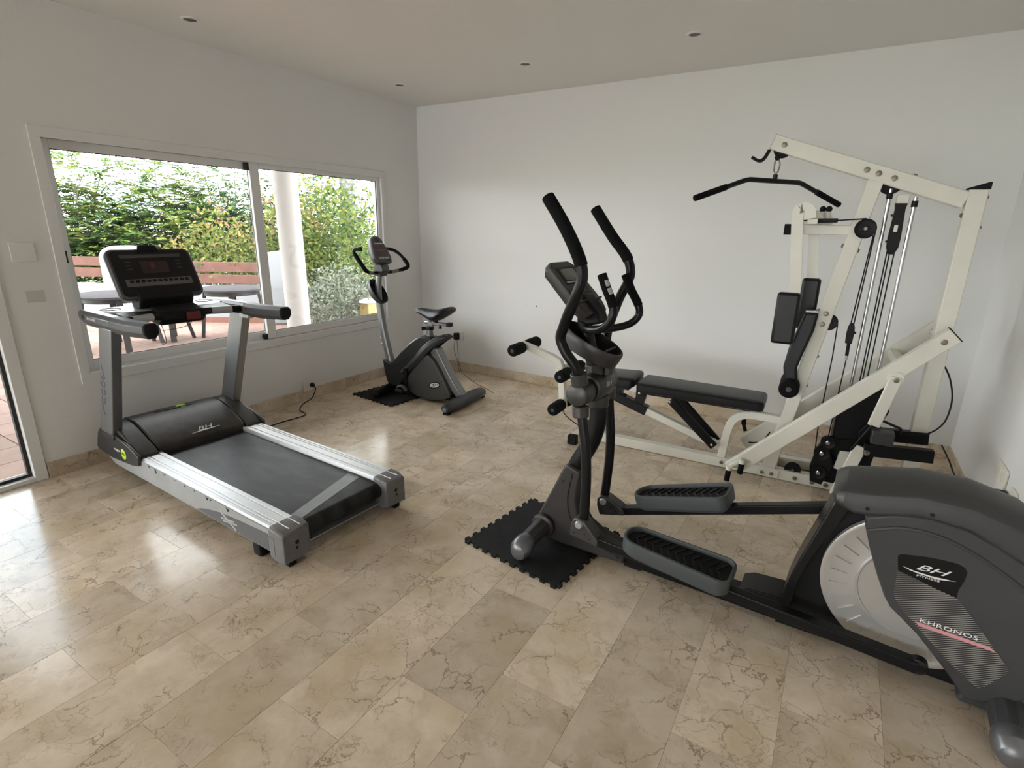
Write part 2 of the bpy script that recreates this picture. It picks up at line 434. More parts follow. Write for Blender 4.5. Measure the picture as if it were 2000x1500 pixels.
    def mesh(s, name, m, smooth=35):
        me = bpy.data.meshes.new(name); me.from_pydata(s.v, [], s.f)
        bm = bmesh.new(); bm.from_mesh(me); bmesh.ops.recalc_face_normals(bm, faces=bm.faces); bm.to_mesh(me); bm.free()
        me.materials.append(m)
        if smooth:
            me.shade_smooth(); me.set_sharp_from_angle(angle=math.radians(smooth))
        return me
    def build(s, name, m, parent=None, bevel=0.0, seg=2, smooth=35, label=None):
        me = s.mesh(name, m, smooth)
        o = bpy.data.objects.new(name, me); COL.objects.link(o)
        if parent: o.parent = parent
        if label: o['label'] = label
        if bevel:
            md = o.modifiers.new('bevel', 'BEVEL'); md.width = bevel; md.segments = seg; md.limit_method = 'ANGLE'; md.angle_limit = math.radians(32)
            md.harden_normals = False
        return o


def thing(name, label, cat, loc=(0, 0, 0), yaw=0.0, group=None):
    o = bpy.data.objects.new(name, None); COL.objects.link(o); o.empty_display_size = 0.1
    o.location = loc; o.rotation_euler = (0, 0, yaw)
    return tag(o, label, cat, group)
def tag(o, label, cat, group=None):
    o['label'] = label; o['category'] = cat
    if group: o['group'] = group
    return o
def struct(o): o['kind'] = 'structure'; return o
def instance(name, me, parent, loc=(0, 0, 0), rot=None):
    o = bpy.data.objects.new(name, me); COL.objects.link(o); o.parent = parent; o.location = loc
    if rot: o.rotation_euler = rot
    return o
def text(name, body, size, m, parent, mtx, shear=0.0, sx=1.0, depth=0.0006, bold=0.0, spacing=1.0):
    cu = bpy.data.curves.new(name, 'FONT'); cu.body = body; cu.size = size; cu.shear = shear; cu.extrude = depth; cu.offset = bold
    cu.space_character = spacing
    cu.align_x = 'CENTER'; cu.align_y = 'CENTER'
    tmp = bpy.data.objects.new(name + '_tmp', cu); COL.objects.link(tmp)
    bpy.context.view_layer.update()
    me = bpy.data.meshes.new_from_object(tmp.evaluated_get(bpy.context.evaluated_depsgraph_get()))
    bpy.data.objects.remove(tmp)
    me.transform(Matrix.Diagonal((sx, 1, 1, 1))); me.transform(mtx)
    me.materials.clear(); me.materials.append(m)
    o = bpy.data.objects.new(name, me); COL.objects.link(o); o.parent = parent
    return o
def face_mtx(c, right, up):
    r = V(right).normalized(); u = V(up); u = (u - r * u.dot(r)).normalized(); n = r.cross(u)
    m = Matrix((r, u, n)).transposed().to_4x4(); m.translation = V(c); return m
def arc(cx, cz, r, a0, a1, n):
    return [(cx + r * math.cos(math.radians(a0 + (a1 - a0) * i / n)), cz + r * math.sin(math.radians(a0 + (a1 - a0) * i / n))) for i in range(n + 1)]
def rrect(w, h, r, n=5):
    out = []
    for cx, cy, a in ((w / 2 - r, h / 2 - r, 0), (-w / 2 + r, h / 2 - r, 90), (-w / 2 + r, -h / 2 + r, 180), (w / 2 - r, -h / 2 + r, 270)):
        out += arc(cx, cy, r, a, a + 90, n)
    return out

# =================================================================== the room
TH = 0.2
WY0, WY1, WZ0, WZ1 = -3.12, -0.525, 0.56, 1.93
TL_ = 0.098
b = MB()
b.box(-TL_, 0, WY1, TH, 0, ROOM_H)
b.box(-TL_, 0, WY0, WY1, 0, WZ0)
b.box(-TL_, 0, WY0, WY1, WZ1, ROOM_H)
b.box(-TL_, 0, -3.41, WY0, 0, ROOM_H)
b.box(-TL_, 0, DOOR_B - 0.06, -3.41, DOOR_H + 0.06, ROOM_H)
b.box(-TL_, 0, -ROOM_L - TH, DOOR_B - 0.06, 0, ROOM_H)
struct(b.build('wall_left', M['wall'], smooth=0))
struct(MB().box(0, ROOM_W, 0, TH, 0, ROOM_H).build('wall_back', M['wall'], smooth=0))
struct(MB().box(ROOM_W, ROOM_W + TH, -3.8, TH, 0, ROOM_H).build('wall_right', M['wall'], smooth=0))
struct(MB().box(ROOM_W, ROOM_W + TH, -ROOM_L - TH, -3.8, 0, ROOM_H).build('wall_right_rear', M['added_dark'], smooth=0))  # out of view; dark finish added to keep bounce off the left wall
b = MB().box(0, REAR_A, -ROOM_L - TH, -ROOM_L, 0, ROOM_H)
b.box(REAR_B, ROOM_W, -ROOM_L - TH, -ROOM_L, 0, ROOM_H)
b.box(REAR_A, REAR_B, -ROOM_L - TH, -ROOM_L, 2.3, ROOM_H)
struct(b.build('wall_rear', M['added_dark'], smooth=0))  # out of view; dark finish added to absorb light
struct(MB().box(-TH, ROOM_W + TH, -ROOM_L - TH, TH, ROOM_H, ROOM_H + 0.2).build('ceiling', M['ceiling'], smooth=0))

# floor: screed with every marble tile laid on it
floor = struct(MB().box(-TH, ROOM_W + TH, -ROOM_L - TH, TH, -0.15, -0.0025).build('floor', M['slab'], smooth=0))
TW, TL, GAP = 0.2785, 0.56, 0.0007
_tiles = {}
def tile_mesh(w, l, h, m, key, nm):
    k = (round(w, 4), round(l, 4), key)
    if k not in _tiles:
        x, y, c = w / 2, l / 2, 0.0005
        bb = MB().loft([[(-x, -y, -h), (x, -y, -h), (x, y, -h), (-x, y, -h)], [(-x, -y, -c), (x, -y, -c), (x, y, -c), (-x, y, -c)],
                        [(-x + c, -y + c, 0), (x - c, -y + c, 0), (x - c, y - c, 0), (-x + c, y - c, 0)]])
        _tiles[k] = bb.mesh(nm, m, 0)
    return _tiles[k]
ncol = int(math.ceil(ROOM_W / TW))
for i in range(ncol):
    x0, x1 = i * TW, min((i + 1) * TW, ROOM_W)
    if x1 - x0 < 0.02: continue
    off = -2.82 + (0.0, 0.28)[i % 2] if i != 11 else -2.82 + 0.19
    off = -2.82 if i == 10 else off
    j0 = int(math.floor((-6.5 - off) / TL)); j1 = int(math.ceil((0 - off) / TL))
    for j in range(j0, j1):
        y0, y1 = max(off + j * TL, -6.5), min(off + (j + 1) * TL, 0)
        if y1 - y0 < 0.02: continue
        me = tile_mesh(x1 - x0 - GAP, y1 - y0 - GAP, 0.0025, M['marble'], 'm', 'tile')
        instance('tile', me, floor, ((x0 + x1) / 2, (y0 + y1) / 2, 0))
instance('tile', MB().box(0, ROOM_W, -ROOM_L, -6.5 - GAP, -0.0025, 0).mesh('tile', M['marble'], 0), floor)

# skirting in the same marble, in lengths
BH, BT = 0.0932, 0.012
def skirting(name, pts):
    ob = None
    for k, (x0, x1, y0, y1) in enumerate(pts):
        o = MB().box(x0, x1, y0, y1, 0.0, BH).build(name if k == 0 else 'skirting_length', M['marble'], ob, bevel=0.0015, seg=1, smooth=0)
        if k == 0: ob = struct(o)
def cuts(a, c, n, g=0.0012):
    s = (c - a) / n
    return [(a + i * s + g / 2, a + (i + 1) * s - g / 2) for i in range(n)]
skirting('baseboard_left', [(0, BT, y0, y1) for y0, y1 in cuts(-3.405, 0, 6)])
skirting('baseboard_back', [(x0, x1, -BT, 0) for x0, x1 in cuts(BT, ROOM_W - BT, 8)])
skirting('baseboard_right', [(ROOM_W - BT, ROOM_W, y0, y1) for y0, y1 in cuts(-6.0, 0, 10)])

# window: trim, lining, two sliding sashes
win = struct(MB().box(0, 0.012, WY0 - 0.03, WY1 + 0.02, WZ1 - 0.022, WZ1 + 0.035).build('window_1', M['frame'], bevel=0.002))
for nm, bx in (('trim_strip', (0, 0.012, WY0 - 0.03, WY1 + 0.02, WZ0 - 0.04, WZ0 + 0.02)),
               ('trim_strip', (0, 0.012, WY0 - 0.03, WY0 + 0.022, WZ0 + 0.02, WZ1 - 0.022)),
               ('trim_strip', (0, 0.012, WY1 - 0.018, WY1 + 0.02, WZ0 + 0.02, WZ1 - 0.022)),
               ('lining', (-0.10, 0, WY0, WY0 + 0.016, WZ0, WZ1)), ('lining', (-0.10, 0, WY1 - 0.016, WY1, WZ0, WZ1)),
               ('lining', (-0.10, 0, WY0 + 0.016, WY1 - 0.016, WZ1 - 0.016, WZ1)), ('lining', (-0.10, 0, WY0 + 0.016, WY1 - 0.016, WZ0, WZ0 + 0.02)),
               ('window_sill', (-0.16, -0.10, WY0, WY1, WZ0 - 0.03, WZ0 + 0.01))):
    MB().box(*bx).build(nm, M['frame'], win, bevel=0.002)
MB().box(-0.052, -0.048, WY0 + 0.016, WY1 - 0.016, WZ0 + 0.02, WZ0 + 0.032).build('track', M['frame'], win)
def sash(x0, x1, y0, y1, gy0, gy1, gz0, gz1):
    z0, z1 = WZ0 + 0.022, WZ1 - 0.018
    s = MB().box(x0, x1, y0, gy0, z0, z1).build('sash', M['frame'], win, bevel=0.003)
    MB().box(x0, x1, gy1, y1, z0, z1).build('stile', M['frame'], s, bevel=0.003)
    MB().box(x0, x1, gy0, gy1, gz1, z1).build('rail', M['frame'], s, bevel=0.003)
    MB().box(x0, x1, gy0, gy1, z0, gz0).build('rail', M['frame'], s, bevel=0.003)
    xm = (x0 + x1) / 2
    MB().box(xm - 0.002, xm + 0.002, gy0, gy1, gz0, gz1).build('pane', M['glass'], s, smooth=0)
    g = MB(); e = 0.004
    for bx in ((gy0, gy0 + e, gz0, gz1), (gy1 - e, gy1, gz0, gz1), (gy0, gy1, gz0, gz0 + e), (gy0, gy1, gz1 - e, gz1)):
        g.box(xm - 0.005, xm + 0.005, *bx)
    g.build('gasket', M['gasket'], s, smooth=0)
    return s
sl = sash(-0.088, -0.058, WY0 + 0.017, -1.79, -3.045, -1.842, 0.642, 1.862)
sr = sash(-0.044, -0.016, -1.862, WY1 - 0.017, -1.787, -0.578, 0.642, 1.874)
MB().box(-0.060, -0.050, -3.085, -3.068, 1.235, 1.305).build('latch', M['gasket'], sl, bevel=0.002)
MB().box(-0.058, -0.018, -1.885, -1.864, 1.852, 1.905).build('slide_guide', M['gasket'], sr)
MB().box(-0.058, -0.018, -1.885, -1.864, 0.585, 0.625).build('slide_guide', M['gasket'], sr)

# glazed door to the terrace
door = struct(MB().box(-0.10, 0.01, -3.47, -3.41, 0, DOOR_H + 0.06).build('door_1', M['frame'], bevel=0.003))
MB().box(-0.10, 0.01, DOOR_B - 0.06, DOOR_B, 0, DOOR_H + 0.06).build('jamb', M['frame'], door, bevel=0.003)
MB().box(-0.10, 0.01, DOOR_B, DOOR_A, DOOR_H, DOOR_H + 0.06).build('head', M['frame'], door, bevel=0.003)
MB().box(-0.10, 0.01, DOOR_B, DOOR_A, 0, 0.028).build('threshold', M['frame'], door, bevel=0.003)
for a, c in ((DOOR_B, -5.755), (-5.715, DOOR_A)):
    lf = MB().box(-0.052, -0.048, a + 0.018, c - 0.018, 0.046, DOOR_H - 0.018).build('leaf_pane', M['glass'], door, smooth=0)
    g = MB()
    for bx in ((a, a + 0.018, 0.028, DOOR_H), (c - 0.018, c, 0.028, DOOR_H), (a + 0.018, c - 0.018, 0.028, 0.046), (a + 0.018, c - 0.018, DOOR_H - 0.018, DOOR_H)):
        g.box(-0.06, -0.03, *bx)
    g.build('gasket', M['gasket'], lf, smooth=0)
MB().box(-0.09, 0.0, -5.755, -5.715, 0.028, DOOR_H).build('mullion', M['frame'], door, bevel=0.003)

# unseen glazed opening added behind the viewer to let in more daylight
d2 = struct(MB().box(REAR_A, REAR_A + 0.05, -ROOM_L - 0.1, -ROOM_L + 0.01, 0, 2.3).build('added_rear_glazing', M['frame'], bevel=0.003))
MB().box(REAR_B - 0.05, REAR_B, -ROOM_L - 0.1, -ROOM_L + 0.01, 0, 2.3).build('jamb', M['frame'], d2)
MB().box(REAR_A + 0.05, REAR_B - 0.05, -ROOM_L - 0.1, -ROOM_L + 0.01, 2.25, 2.3).build('head', M['frame'], d2)
MB().box(REAR_A + 0.05, REAR_B - 0.05, -ROOM_L - 0.052, -ROOM_L - 0.048, 0.0, 2.25).build('leaf_pane', M['glass'], d2, smooth=0)

# recessed ceiling spots, switched off
for k, (x, y, lb) in enumerate(((0.404, -2.409, 'recessed ceiling spot above the treadmill, nearest the window wall'),
                                (0.463, -0.735, 'recessed ceiling spot nearest the corner of the room'),
                                (1.68, -0.758, 'middle recessed ceiling spot of the row along the back wall'),
                                (2.868, -0.803, 'recessed ceiling spot high above the padded bench, furthest from the corner'))):
    t = thing('ceiling_spot', lb, 'ceiling light', (x, y, ROOM_H), 0, 'recessed ceiling spots')
    MB().lathe((0, 0, 0), (0, 0, -1), [(0.034, 0.0), (0.034, 0.004), (0.037, 0.007), (0.047, 0.005), (0.05, 0.0)], 28).build('ring', M['frame'], t)
    MB().lathe((0, 0, 0), (0, 0, -1), [(0.001, 0.001), (0.02, 0.0015), (0.034, 0.004), (0.034, 0.0), (0.001, 0.0)], 24).build('bulb', M['lampdark'], t)

# plates and sockets
t = thing('blank_plate', 'white painted-over blank switch plate beside the glazed door', 'switch plate', (0, -3.285, 1.305))
MB().box(0, 0.008, -0.055, 0.055, -0.052, 0.052).build('cover', M['wall'], t, bevel=0.003)
o = MB().box(0, 0.0012, -0.04, 0.045, -0.03, 0.035).build('wall_patch', M['stain'], bevel=0.0005)
o.location = (0, -3.275, 1.06); tag(o, 'greyish filler patch on the wall under the blank plate', 'patch')

def socket(name, label, loc, yaw, n, grp=None, vertical=False, mt='plate'):
    t = thing(name, label, 'socket', loc, yaw, grp)       # local: faces +x, y sideways
    w = 0.046
    for k in range(n):
        c = (k - (n - 1) / 2) * 0.098
        cy, cz = (0, c) if vertical else (c, 0)
        MB().box(0, 0.011, cy - w, cy + w, cz - w, cz + w).build('face_plate', M[mt], t, bevel=0.003)
        MB().lathe((0.011, cy, cz), (1, 0, 0), [(0.022, -0.003), (0.022, 0.002), (0.019, 0.002), (0.018, -0.004), (0.001, -0.004)], 20).build('recess', M[mt], t)
    return t
socket('wall_socket', 'double cream wall socket low on the wall under the window', (BT, -1.558, 0.125), 0, 1)
t = thing('power_cable', 'black treadmill power lead from the socket under the window', 'cable')
b = MB(); b.tube(catmull([(0.055, -1.525, 0.125), (0.075, -1.53, 0.105), (0.075, -1.54, 0.07), (0.07, -1.58, 0.02), (0.10, -1.69, 0.006), (0.20, -1.80, 0.006), (0.30, -1.83, 0.006),
                          (0.345, -1.86, 0.006), (0.345, -1.95, 0.006), (0.33, -2.10, 0.006), (0.35, -2.28, 0.006), (0.40, -2.46, 0.006)], 6), 0.0042, 8)
b.build('cord', M['blackp'], t)
MB().lathe((0.022, -1.525, 0.125), (1, 0, 0), [(0.02, 0), (0.021, 0.012), (0.014, 0.028), (0.006, 0.036)], 18).build('plug', M['blackp'], t)
socket('wall_socket', 'small white socket on the back wall behind the exercise bike', (0.505, -0.001, 0.372), -PI / 2, 1, mt='wall')
t = thing('power_adapter', 'black plug-in adapter with two thin cords beside the exercise bike', 'adapter', (0.485, -0.012, 0.372))
MB().box(-0.024, 0.024, -0.05, 0, -0.033, 0.036).build('adapter_body', M['blackp'], t, bevel=0.006)
for pts in ([(-0.008, -0.03, -0.03), (-0.03, -0.03, -0.12), (-0.015, -0.025, -0.2), (0.02, -0.03, -0.27), (0.06, -0.04, -0.34), (0.10, -0.07, -0.368), (0.28, -0.2, -0.368), (0.46, -0.32, -0.368), (0.66, -0.42, -0.368), (0.78, -0.50, -0.365)],
            [(0.01, -0.03, -0.03), (0.02, -0.03, -0.15), (0.025, -0.03, -0.26), (0.03, -0.035, -0.34), (0.06, -0.06, -0.368), (0.09, -0.09, -0.369)]):
    MB().tube(catmull(pts, 6), 0.0024, 6).build('cord', M['gripg'], t)

socket('wall_socket', 'cream double socket plate on the right wall, the further of two', (ROOM_W - 0.001, -1.20, 0.372), PI, 2)
socket('wall_socket', 'cream socket plate on the right wall with a black plug below', (ROOM_W - 0.001, -1.44, 0.340), PI, 1)
t = thing('wall_plug', 'black plug in the right wall socket above the elliptical housing', 'plug', (ROOM_W - 0.001, -1.352, 0.318), PI)
MB().box(0, 0.05, -0.025, 0.025, -0.024, 0.024).build('plug_body', M['blackp'], t, bevel=0.008)
t = thing('skirting_gap_cord', 'thin black cord drawn in place of the shadow gap above the right skirting', 'cable')  # dark cord stands in for the shadow gap at the skirting
MB().tube(catmull([(4.61, -0.03, 0.10), (4.628, -0.25, 0.075), (4.634, -0.45, 0.055), (4.636, -0.7, 0.075), (4.640, -0.95, 0.098), (4.648, -1.1, 0.13), (4.650, -1.28, 0.2), (4.640, -1.345, 0.30)], 6), 0.005, 8).build('cord', M['blackp'], t)
for k, (x, z, r, lb) in enumerate(((1.414, 0.766, 0.008, 'dark plugged drill hole in the back wall'), (1.30, 0.770, 0.005, 'fainter small drill hole in the back wall, nearer the corner'))):
    tag(MB().lathe((x, -0.0002, z), (0, -1, 0), [(0.001, 0.0005), (r * 0.7, 0.0008), (r, 0.0)], 14).build('wall_hole', M['stain'] if k else M['greyprint']), lb, 'drill hole')

# =================================================================== terrace and garden seen through the glass
g = struct(MB().box(-60, -0.2, -40, 60, -0.3, -0.06).build('ground', M['ground'], smooth=0))
terr = struct(MB().box(-5.6, -0.2, -10.5, 2.6, -0.06, -0.0325).build('terrace', M['masonry'], smooth=0))
TS = 0.30
for i in range(16):
    for j in range(16):
        x0 = -0.21 - (i + 1) * TS; y0 = -4.2 + j * TS
        if x0 + TS < -2.4 and y0 < -3.3: continue
        me = tile_mesh(TS - 0.006, TS - 0.006, 0.0125, M['terra'], 't', 'tile')
        instance('tile', me, terr, (x0 + TS / 2, y0 + TS / 2, -0.02))
far = MB()
for i in range(18):
    for j in range(38):
        x0 = -0.21 - (i + 1) * TS; y0 = -8.7 + j * TS
        near = i < 16 and -4.2 - 1e-6 <= y0 < 0.6 - 1e-6 and not (x0 + TS < -2.4 and y0 < -3.3)
        if near: continue
        far.box(x0 + 0.003, x0 + TS - 0.003, y0 + 0.003, y0 + TS - 0.003, -0.0325, -0.02)
o = far.build('paving', M['terra'], terr, smooth=0); o['kind'] = 'stuff'

bench = thing('parapet', 'white masonry parapet with rounded piers and red-brown planks on top', 'garden wall', (-4.23, 0.33, -0.02), math.radians(31.4))
MB().box(-3.4, 1.15, 0.0, 0.26, 0, 0.56).build('low_wall', M['masonry'], bench, bevel=0.02, seg=3)
MB().box(-3.4, 1.15, -0.012, 0.0, 0, 0.085).build('skirting', M['skirt'], bench)
def pier(x0, x1, h, nm):
    r = (x1 - x0) / 2
    ol = [(x0, 0), (x1, 0)] + arc((x0 + x1) / 2, h - r * 0.75, r, 0, 180, 14)
    ol = [(p, q if q <= h - r * 0.75 + 1e-6 else h - r * 0.75 + (q - h + r * 0.75) * 0.75) for p, q in ol]
    MB().prism(ol, -0.10, 0.30).build(nm, M['masonry'], bench, bevel=0.03, seg=3)
pier(0.62, 1.05, 1.10, 'pier'); pier(-1.80, -1.30, 1.14, 'pier')
for x0, x1, z0, z1 in ((-1.30, 0.62, 0.585, 0.725), (-1.30, 0.62, 0.765, 0.915), (-3.4, -1.86, 0.66, 0.80), (-3.4, -1.86, 0.83, 0.965)):
    MB().box(x0, x1, 0.13, 0.165, z0, z1).build('plank', M['plank'], bench, bevel=0.004)
for x in (-1.22, -0.35, 0.52, -1.95, -2.6, -3.3):
    MB().box(x - 0.03, x + 0.03, 0.167, 0.21, 0.56, 0.93).build('post', M['plank'], bench)

col = struct(MB().lathe((-1.83, -0.21, -0.02), (0, 0, 1), [(0.15, 0), (0.15, 0.08), (0.138, 0.1), (0.135, 2.7), (0.17, 2.75), (0.17, 2.8)], 32).build('column', M['column']))
struct(MB().box(-2.0, -1.66, -3.3, 2.2, 2.78, 3.0).build('beam', M['column'], smooth=0))
struct(MB().box(-2.1, -0.098, -3.3, 2.2, 3.0, 3.12).build('roof', M['column'], smooth=0))  # unseen roof implied by the column, added to shade the terrace
struct(MB().box(-5.4, -0.098, -10.0, -3.3, 2.72, 2.84).build('added_shading_roof', M['column'], smooth=0))  # unseen deep roof added to block sky light on the floor by the door

def garden_table(name, label, loc, r, h, rot, grp, nleg=4, splay=0.3, lr=0.030):
    t = thing(name, label, name.split('_')[-1], loc, rot, grp)
    MB().lathe((0, 0, 0), (0, 0, 1), [(0.001, h), (r - 0.015, h), (r, h - 0.008), (r, h - 0.03), (r - 0.02, h - 0.036), (0.001, h - 0.036)], 40).build('tabletop' if h > .5 else 'seat', M['tabletop'], t)
    MB().lathe((0, 0, 0), (0, 0, 1), [(r - 0.09, h - 0.036), (r - 0.09, h - 0.09), (r - 0.11, h - 0.09), (r - 0.11, h - 0.036)], 32).build('apron', M['tableleg'], t)
    for k in range(nleg):
        a = 2 * PI * k / nleg + PI / nleg
        d = V((math.cos(a), math.sin(a), 0))
        MB().bar(d * (r - 0.10) + V((0, 0, h - 0.04)), d * (r - 0.10 + splay * 0.3) + V((0, 0, 0)), lr * 2.2, lr * 1.4, side=(-d.y, d.x, 0)).build('leg', M['tableleg'], t, bevel=0.004)
    return t
garden_table('garden_table', 'dark round terrace table seen right of the treadmill console', (-3.2, -0.2, -0.02), 0.42, 0.66, 0.2, 'dark round terrace tables')
garden_table('garden_table', 'dark round terrace table seen left of the treadmill console', (-3.62, -1.42, -0.02), 0.42, 0.66, 0.5, 'dark round terrace tables')
garden_table('garden_stool', 'dark garden stool standing between the two terrace tables', (-3.62, -0.82, -0.02), 0.24, 0.46, 0.3, None)


LEAF_K = 0.40
def set_leaf_colors(me, cols):
    at = me.color_attributes.new('leaf_tone', 'BYTE_COLOR', 'CORNER')
    flat = []
    for p, c in zip(me.polygons, cols):
        # byte colours are stored in display space
        flat += [*[max(0, min(1, x * LEAF_K)) for x in c], 1.0] * p.loop_total
    at.data.foreach_set('color', flat)
def foliage(name, parent, quads, cols):
    v = []; f = []
    for q in quads:
        o = len(v); v += q; f.append(tuple(range(o, o + len(q))))
    me = bpy.data.meshes.new(name); me.from_pydata(v, [], f); me.materials.append(M['leaf'])
    set_leaf_colors(me, cols)
    ob = bpy.data.objects.new(name, me); COL.objects.link(ob); ob.parent = parent; ob['kind'] = 'stuff'
    return ob
def rnd_unit(rg):
    while True:
        p = V((rg.uniform(-1, 1), rg.uniform(-1, 1), rg.uniform(-1, 1)))
        if 0.05 < p.length < 1: return p.normalized()
def mixc(rg, pal, jit=0.25):
    c = rg.choice(pal); k = 1 + rg.uniform(-jit, jit); return tuple(x * k for x in c)
def leaf(c, d, u, l, w):
    s = d.cross(u)
    if s.length < 1e-4: s = V((1, 0, 0))
    s = s.normalized() * (w / 2)
    return [tuple(c), tuple(c + d * l * .45 + s), tuple(c + d * l), tuple(c + d * l * .45 - s)]

def shrub(name, label, loc, rad, n, size, pal, seed, tips=None, cat='shrub', grp=None, clumps=60, h0=0.1):
    rg = random.Random(seed)
    t = thing(name, label, cat, loc, 0, grp)
    cz = rad[2] + h0
    quads = []; cols = []
    cl = []
    for k in range(clumps):
        d = rnd_unit(rg); q = rg.uniform(0.55, 1.05)
        cl.append((V((d.x * rad[0] * q, d.y * rad[1] * q, cz + d.z * rad[2] * q)), rg.uniform(0.5, 1.15), d))
    for i in range(n):
        c, s, d0 = rg.choice(cl)
        p = c + V((rg.gauss(0, 1), rg.gauss(0, 1), rg.gauss(0, 1))) * 0.13 * s * (rad[0] + rad[2])
        if p.z < 0.02: continue
        out = (p - V((0, 0, cz))); out = V((out.x / rad[0], out.y / rad[1], out.z / rad[2]))
        d = (rnd_unit(rg) + (out.normalized() if out.length > 0 else V((0, 0, 1))) * 0.7).normalized()
        l = size * rg.uniform(0.7, 1.3)
        quads.append(leaf(p, d, rnd_unit(rg), l, l * 0.55))
        top = p.z > cz + 0.35 * rad[2] and out.length > 0.8
        cols.append(mixc(rg, tips if (tips and top and rg.random() < 0.6) else pal))
    foliage('foliage', t, quads, cols)
    b = MB()
    for k in range(9):
        c, s, d0 = cl[k]
        b.tube([(rg.uniform(-.05, .05), rg.uniform(-.05, .05), 0), (c.x * .4, c.y * .4, c.z * .55), tuple(c)], [0.016, 0.011, 0.004], 6)
    b.build('stem', M['twig'], t)
    return t

def feathery(name, label, loc, rad, cz, nspray, pal, seed, grp, top=0.5):
    """Fine pinnate sprays on arching stems."""
    rg = random.Random(seed)
    t = thing(name, label, 'tree', loc, 0, grp)
    quads = []; cols = []
    st = MB()
    for i in range(nspray):
        d = rnd_unit(rg); q = rg.random() ** 0.4
        p = V((d.x * rad[0] * q, d.y * rad[1] * q, cz + d.z * rad[2] * q))
        if rg.random() < 0.10: p.z = cz + rad[2] * rg.uniform(0.8, 1.0 + top)
        if p.z < 0.15: continue
        a = rg.uniform(0, 2 * PI)
        dr = V((math.cos(a), math.sin(a), rg.uniform(-0.15, 0.75))).normalized()
        ln = rg.uniform(0.28, 0.6); c0 = mixc(rg, pal, 0.2)
        k = 15
        for j in range(k):
            u = j / k
            c = p + dr * ln * u + V((0, 0, -0.30 * ln * u * u))
            sd = dr.cross(V((0, 0, 1))).normalized()
            for s in (-1, 1):
                ld = (sd * s + dr * 0.5 + V((0, 0, rg.uniform(-0.25, 0.1)))).normalized()
                l = 0.085 * (1.15 - u * 0.7) * rg.uniform(0.8, 1.2)
                quads.append(leaf(c, ld, V((0, 0, 1)) + rnd_unit(rg) * 0.5, l, 0.040))
                cols.append(tuple(x * rg.uniform(0.85, 1.15) for x in c0))
    foliage('foliage', t, quads, cols)
    for k in range(7):
        a = rg.uniform(0, 2 * PI); rr = rg.uniform(0.3, 0.9)
        tp = V((math.cos(a) * rad[0] * rr, math.sin(a) * rad[1] * rr, cz + rad[2] * rg.uniform(0.7, 1.25 + top)))
        st.tube(catmull([(rg.uniform(-.1, .1), rg.uniform(-.1, .1), 0), (tp.x * .25, tp.y * .25, cz * .6), (tp.x * .7, tp.y * .7, (cz + tp.z) * .55), tuple(tp)], 3), [0.016 - 0.0013 * q for q in range(10)], 6)
    st.build('stem', M['twig'], t)
    return t
GREEN = [(0.27, 0.50, 0.13), (0.36, 0.60, 0.14), (0.51, 0.70, 0.18), (0.20, 0.39, 0.13), (0.62, 0.71, 0.18)]
GREEN2 = [(0.18, 0.39, 0.14), (0.24, 0.47, 0.17), (0.35, 0.55, 0.20), (0.14, 0.29, 0.11)]
YEL = [(0.44, 0.48, 0.10), (0.33, 0.43, 0.10), (0.55, 0.52, 0.13), (0.20, 0.30, 0.07), (0.28, 0.38, 0.09), (0.10, 0.18, 0.05)]
TIP = [(0.60, 0.42, 0.16), (0.55, 0.50, 0.14), (0.58, 0.36, 0.18)]
RB = [(0.30, 0.42, 0.10), (0.44, 0.50, 0.12), (0.16, 0.27, 0.07), (0.08, 0.16, 0.05), (0.24, 0.36, 0.09)]
SIL = [(0.48, 0.53, 0.42), (0.36, 0.41, 0.31), (0.62, 0.66, 0.55), (0.22, 0.26, 0.18)]
GT = 'feathery green trees beyond the terrace'
feathery('feathery_tree', 'feathery green tree at the far left of the window view', (-8.3, -0.25, -0.06), (1.35, 1.35, 1.0), 1.20, 1700, GREEN, 11, GT, 0.55)
feathery('feathery_tree', 'tall feathery tree behind the treadmill console, twigs above its crown', (-7.6, 1.15, -0.06), (1.35, 1.35, 1.0), 1.25, 1800, GREEN, 12, GT, 0.65)
feathery('feathery_tree', 'darker feathery tree behind the yellow-green shrub', (-7.8, 2.75, -0.06), (1.3, 1.3, 1.05), 1.25, 1600, GREEN2, 13, GT, 0.6)
feathery('feathery_tree', 'dark feathery tree partly hidden by the white column', (-6.8, 4.1, -0.06), (1.2, 1.2, 1.05), 1.25, 1100, GREEN2, 14, GT, 0.9)
shrub('shrub', 'yellow-green shrub with reddish tips growing behind the planks', (-4.95, 0.80, -0.06), (0.70, 0.62, 0.74), 3400, 0.075, YEL, 21, TIP, clumps=90)
shrub('shrub', 'yellow-green shrub showing on the left side of the white column', (-4.45, 1.78, -0.06), (0.62, 0.6, 0.98), 2600, 0.08, YEL, 22, TIP, clumps=80)
shrub('shrub', 'tall light green shrub between the white column and the palm trunk', (-4.25, 2.45, -0.06), (0.68, 0.62, 1.10), 3600, 0.085, RB, 23, YEL, clumps=100)
shrub('shrub', 'light green shrub below the palm trunk, behind the silvery shrub', (-3.0, 2.2, -0.06), (0.62, 0.55, 0.62), 2600, 0.08, RB, 24, YEL, clumps=80)
shrub('shrub', 'green shrub at the right edge of the window behind the bike handlebar', (-4.6, 3.9, -0.06), (0.75, 0.7, 1.0), 2800, 0.09, RB, 25, YEL, clumps=90)
shrub('shrub', 'silvery grey-green shrub low beside the white column', (-2.45, 0.98, -0.06), (0.60, 0.50, 0.42), 4200, 0.055, SIL, 26, None, clumps=130, h0=0.02)

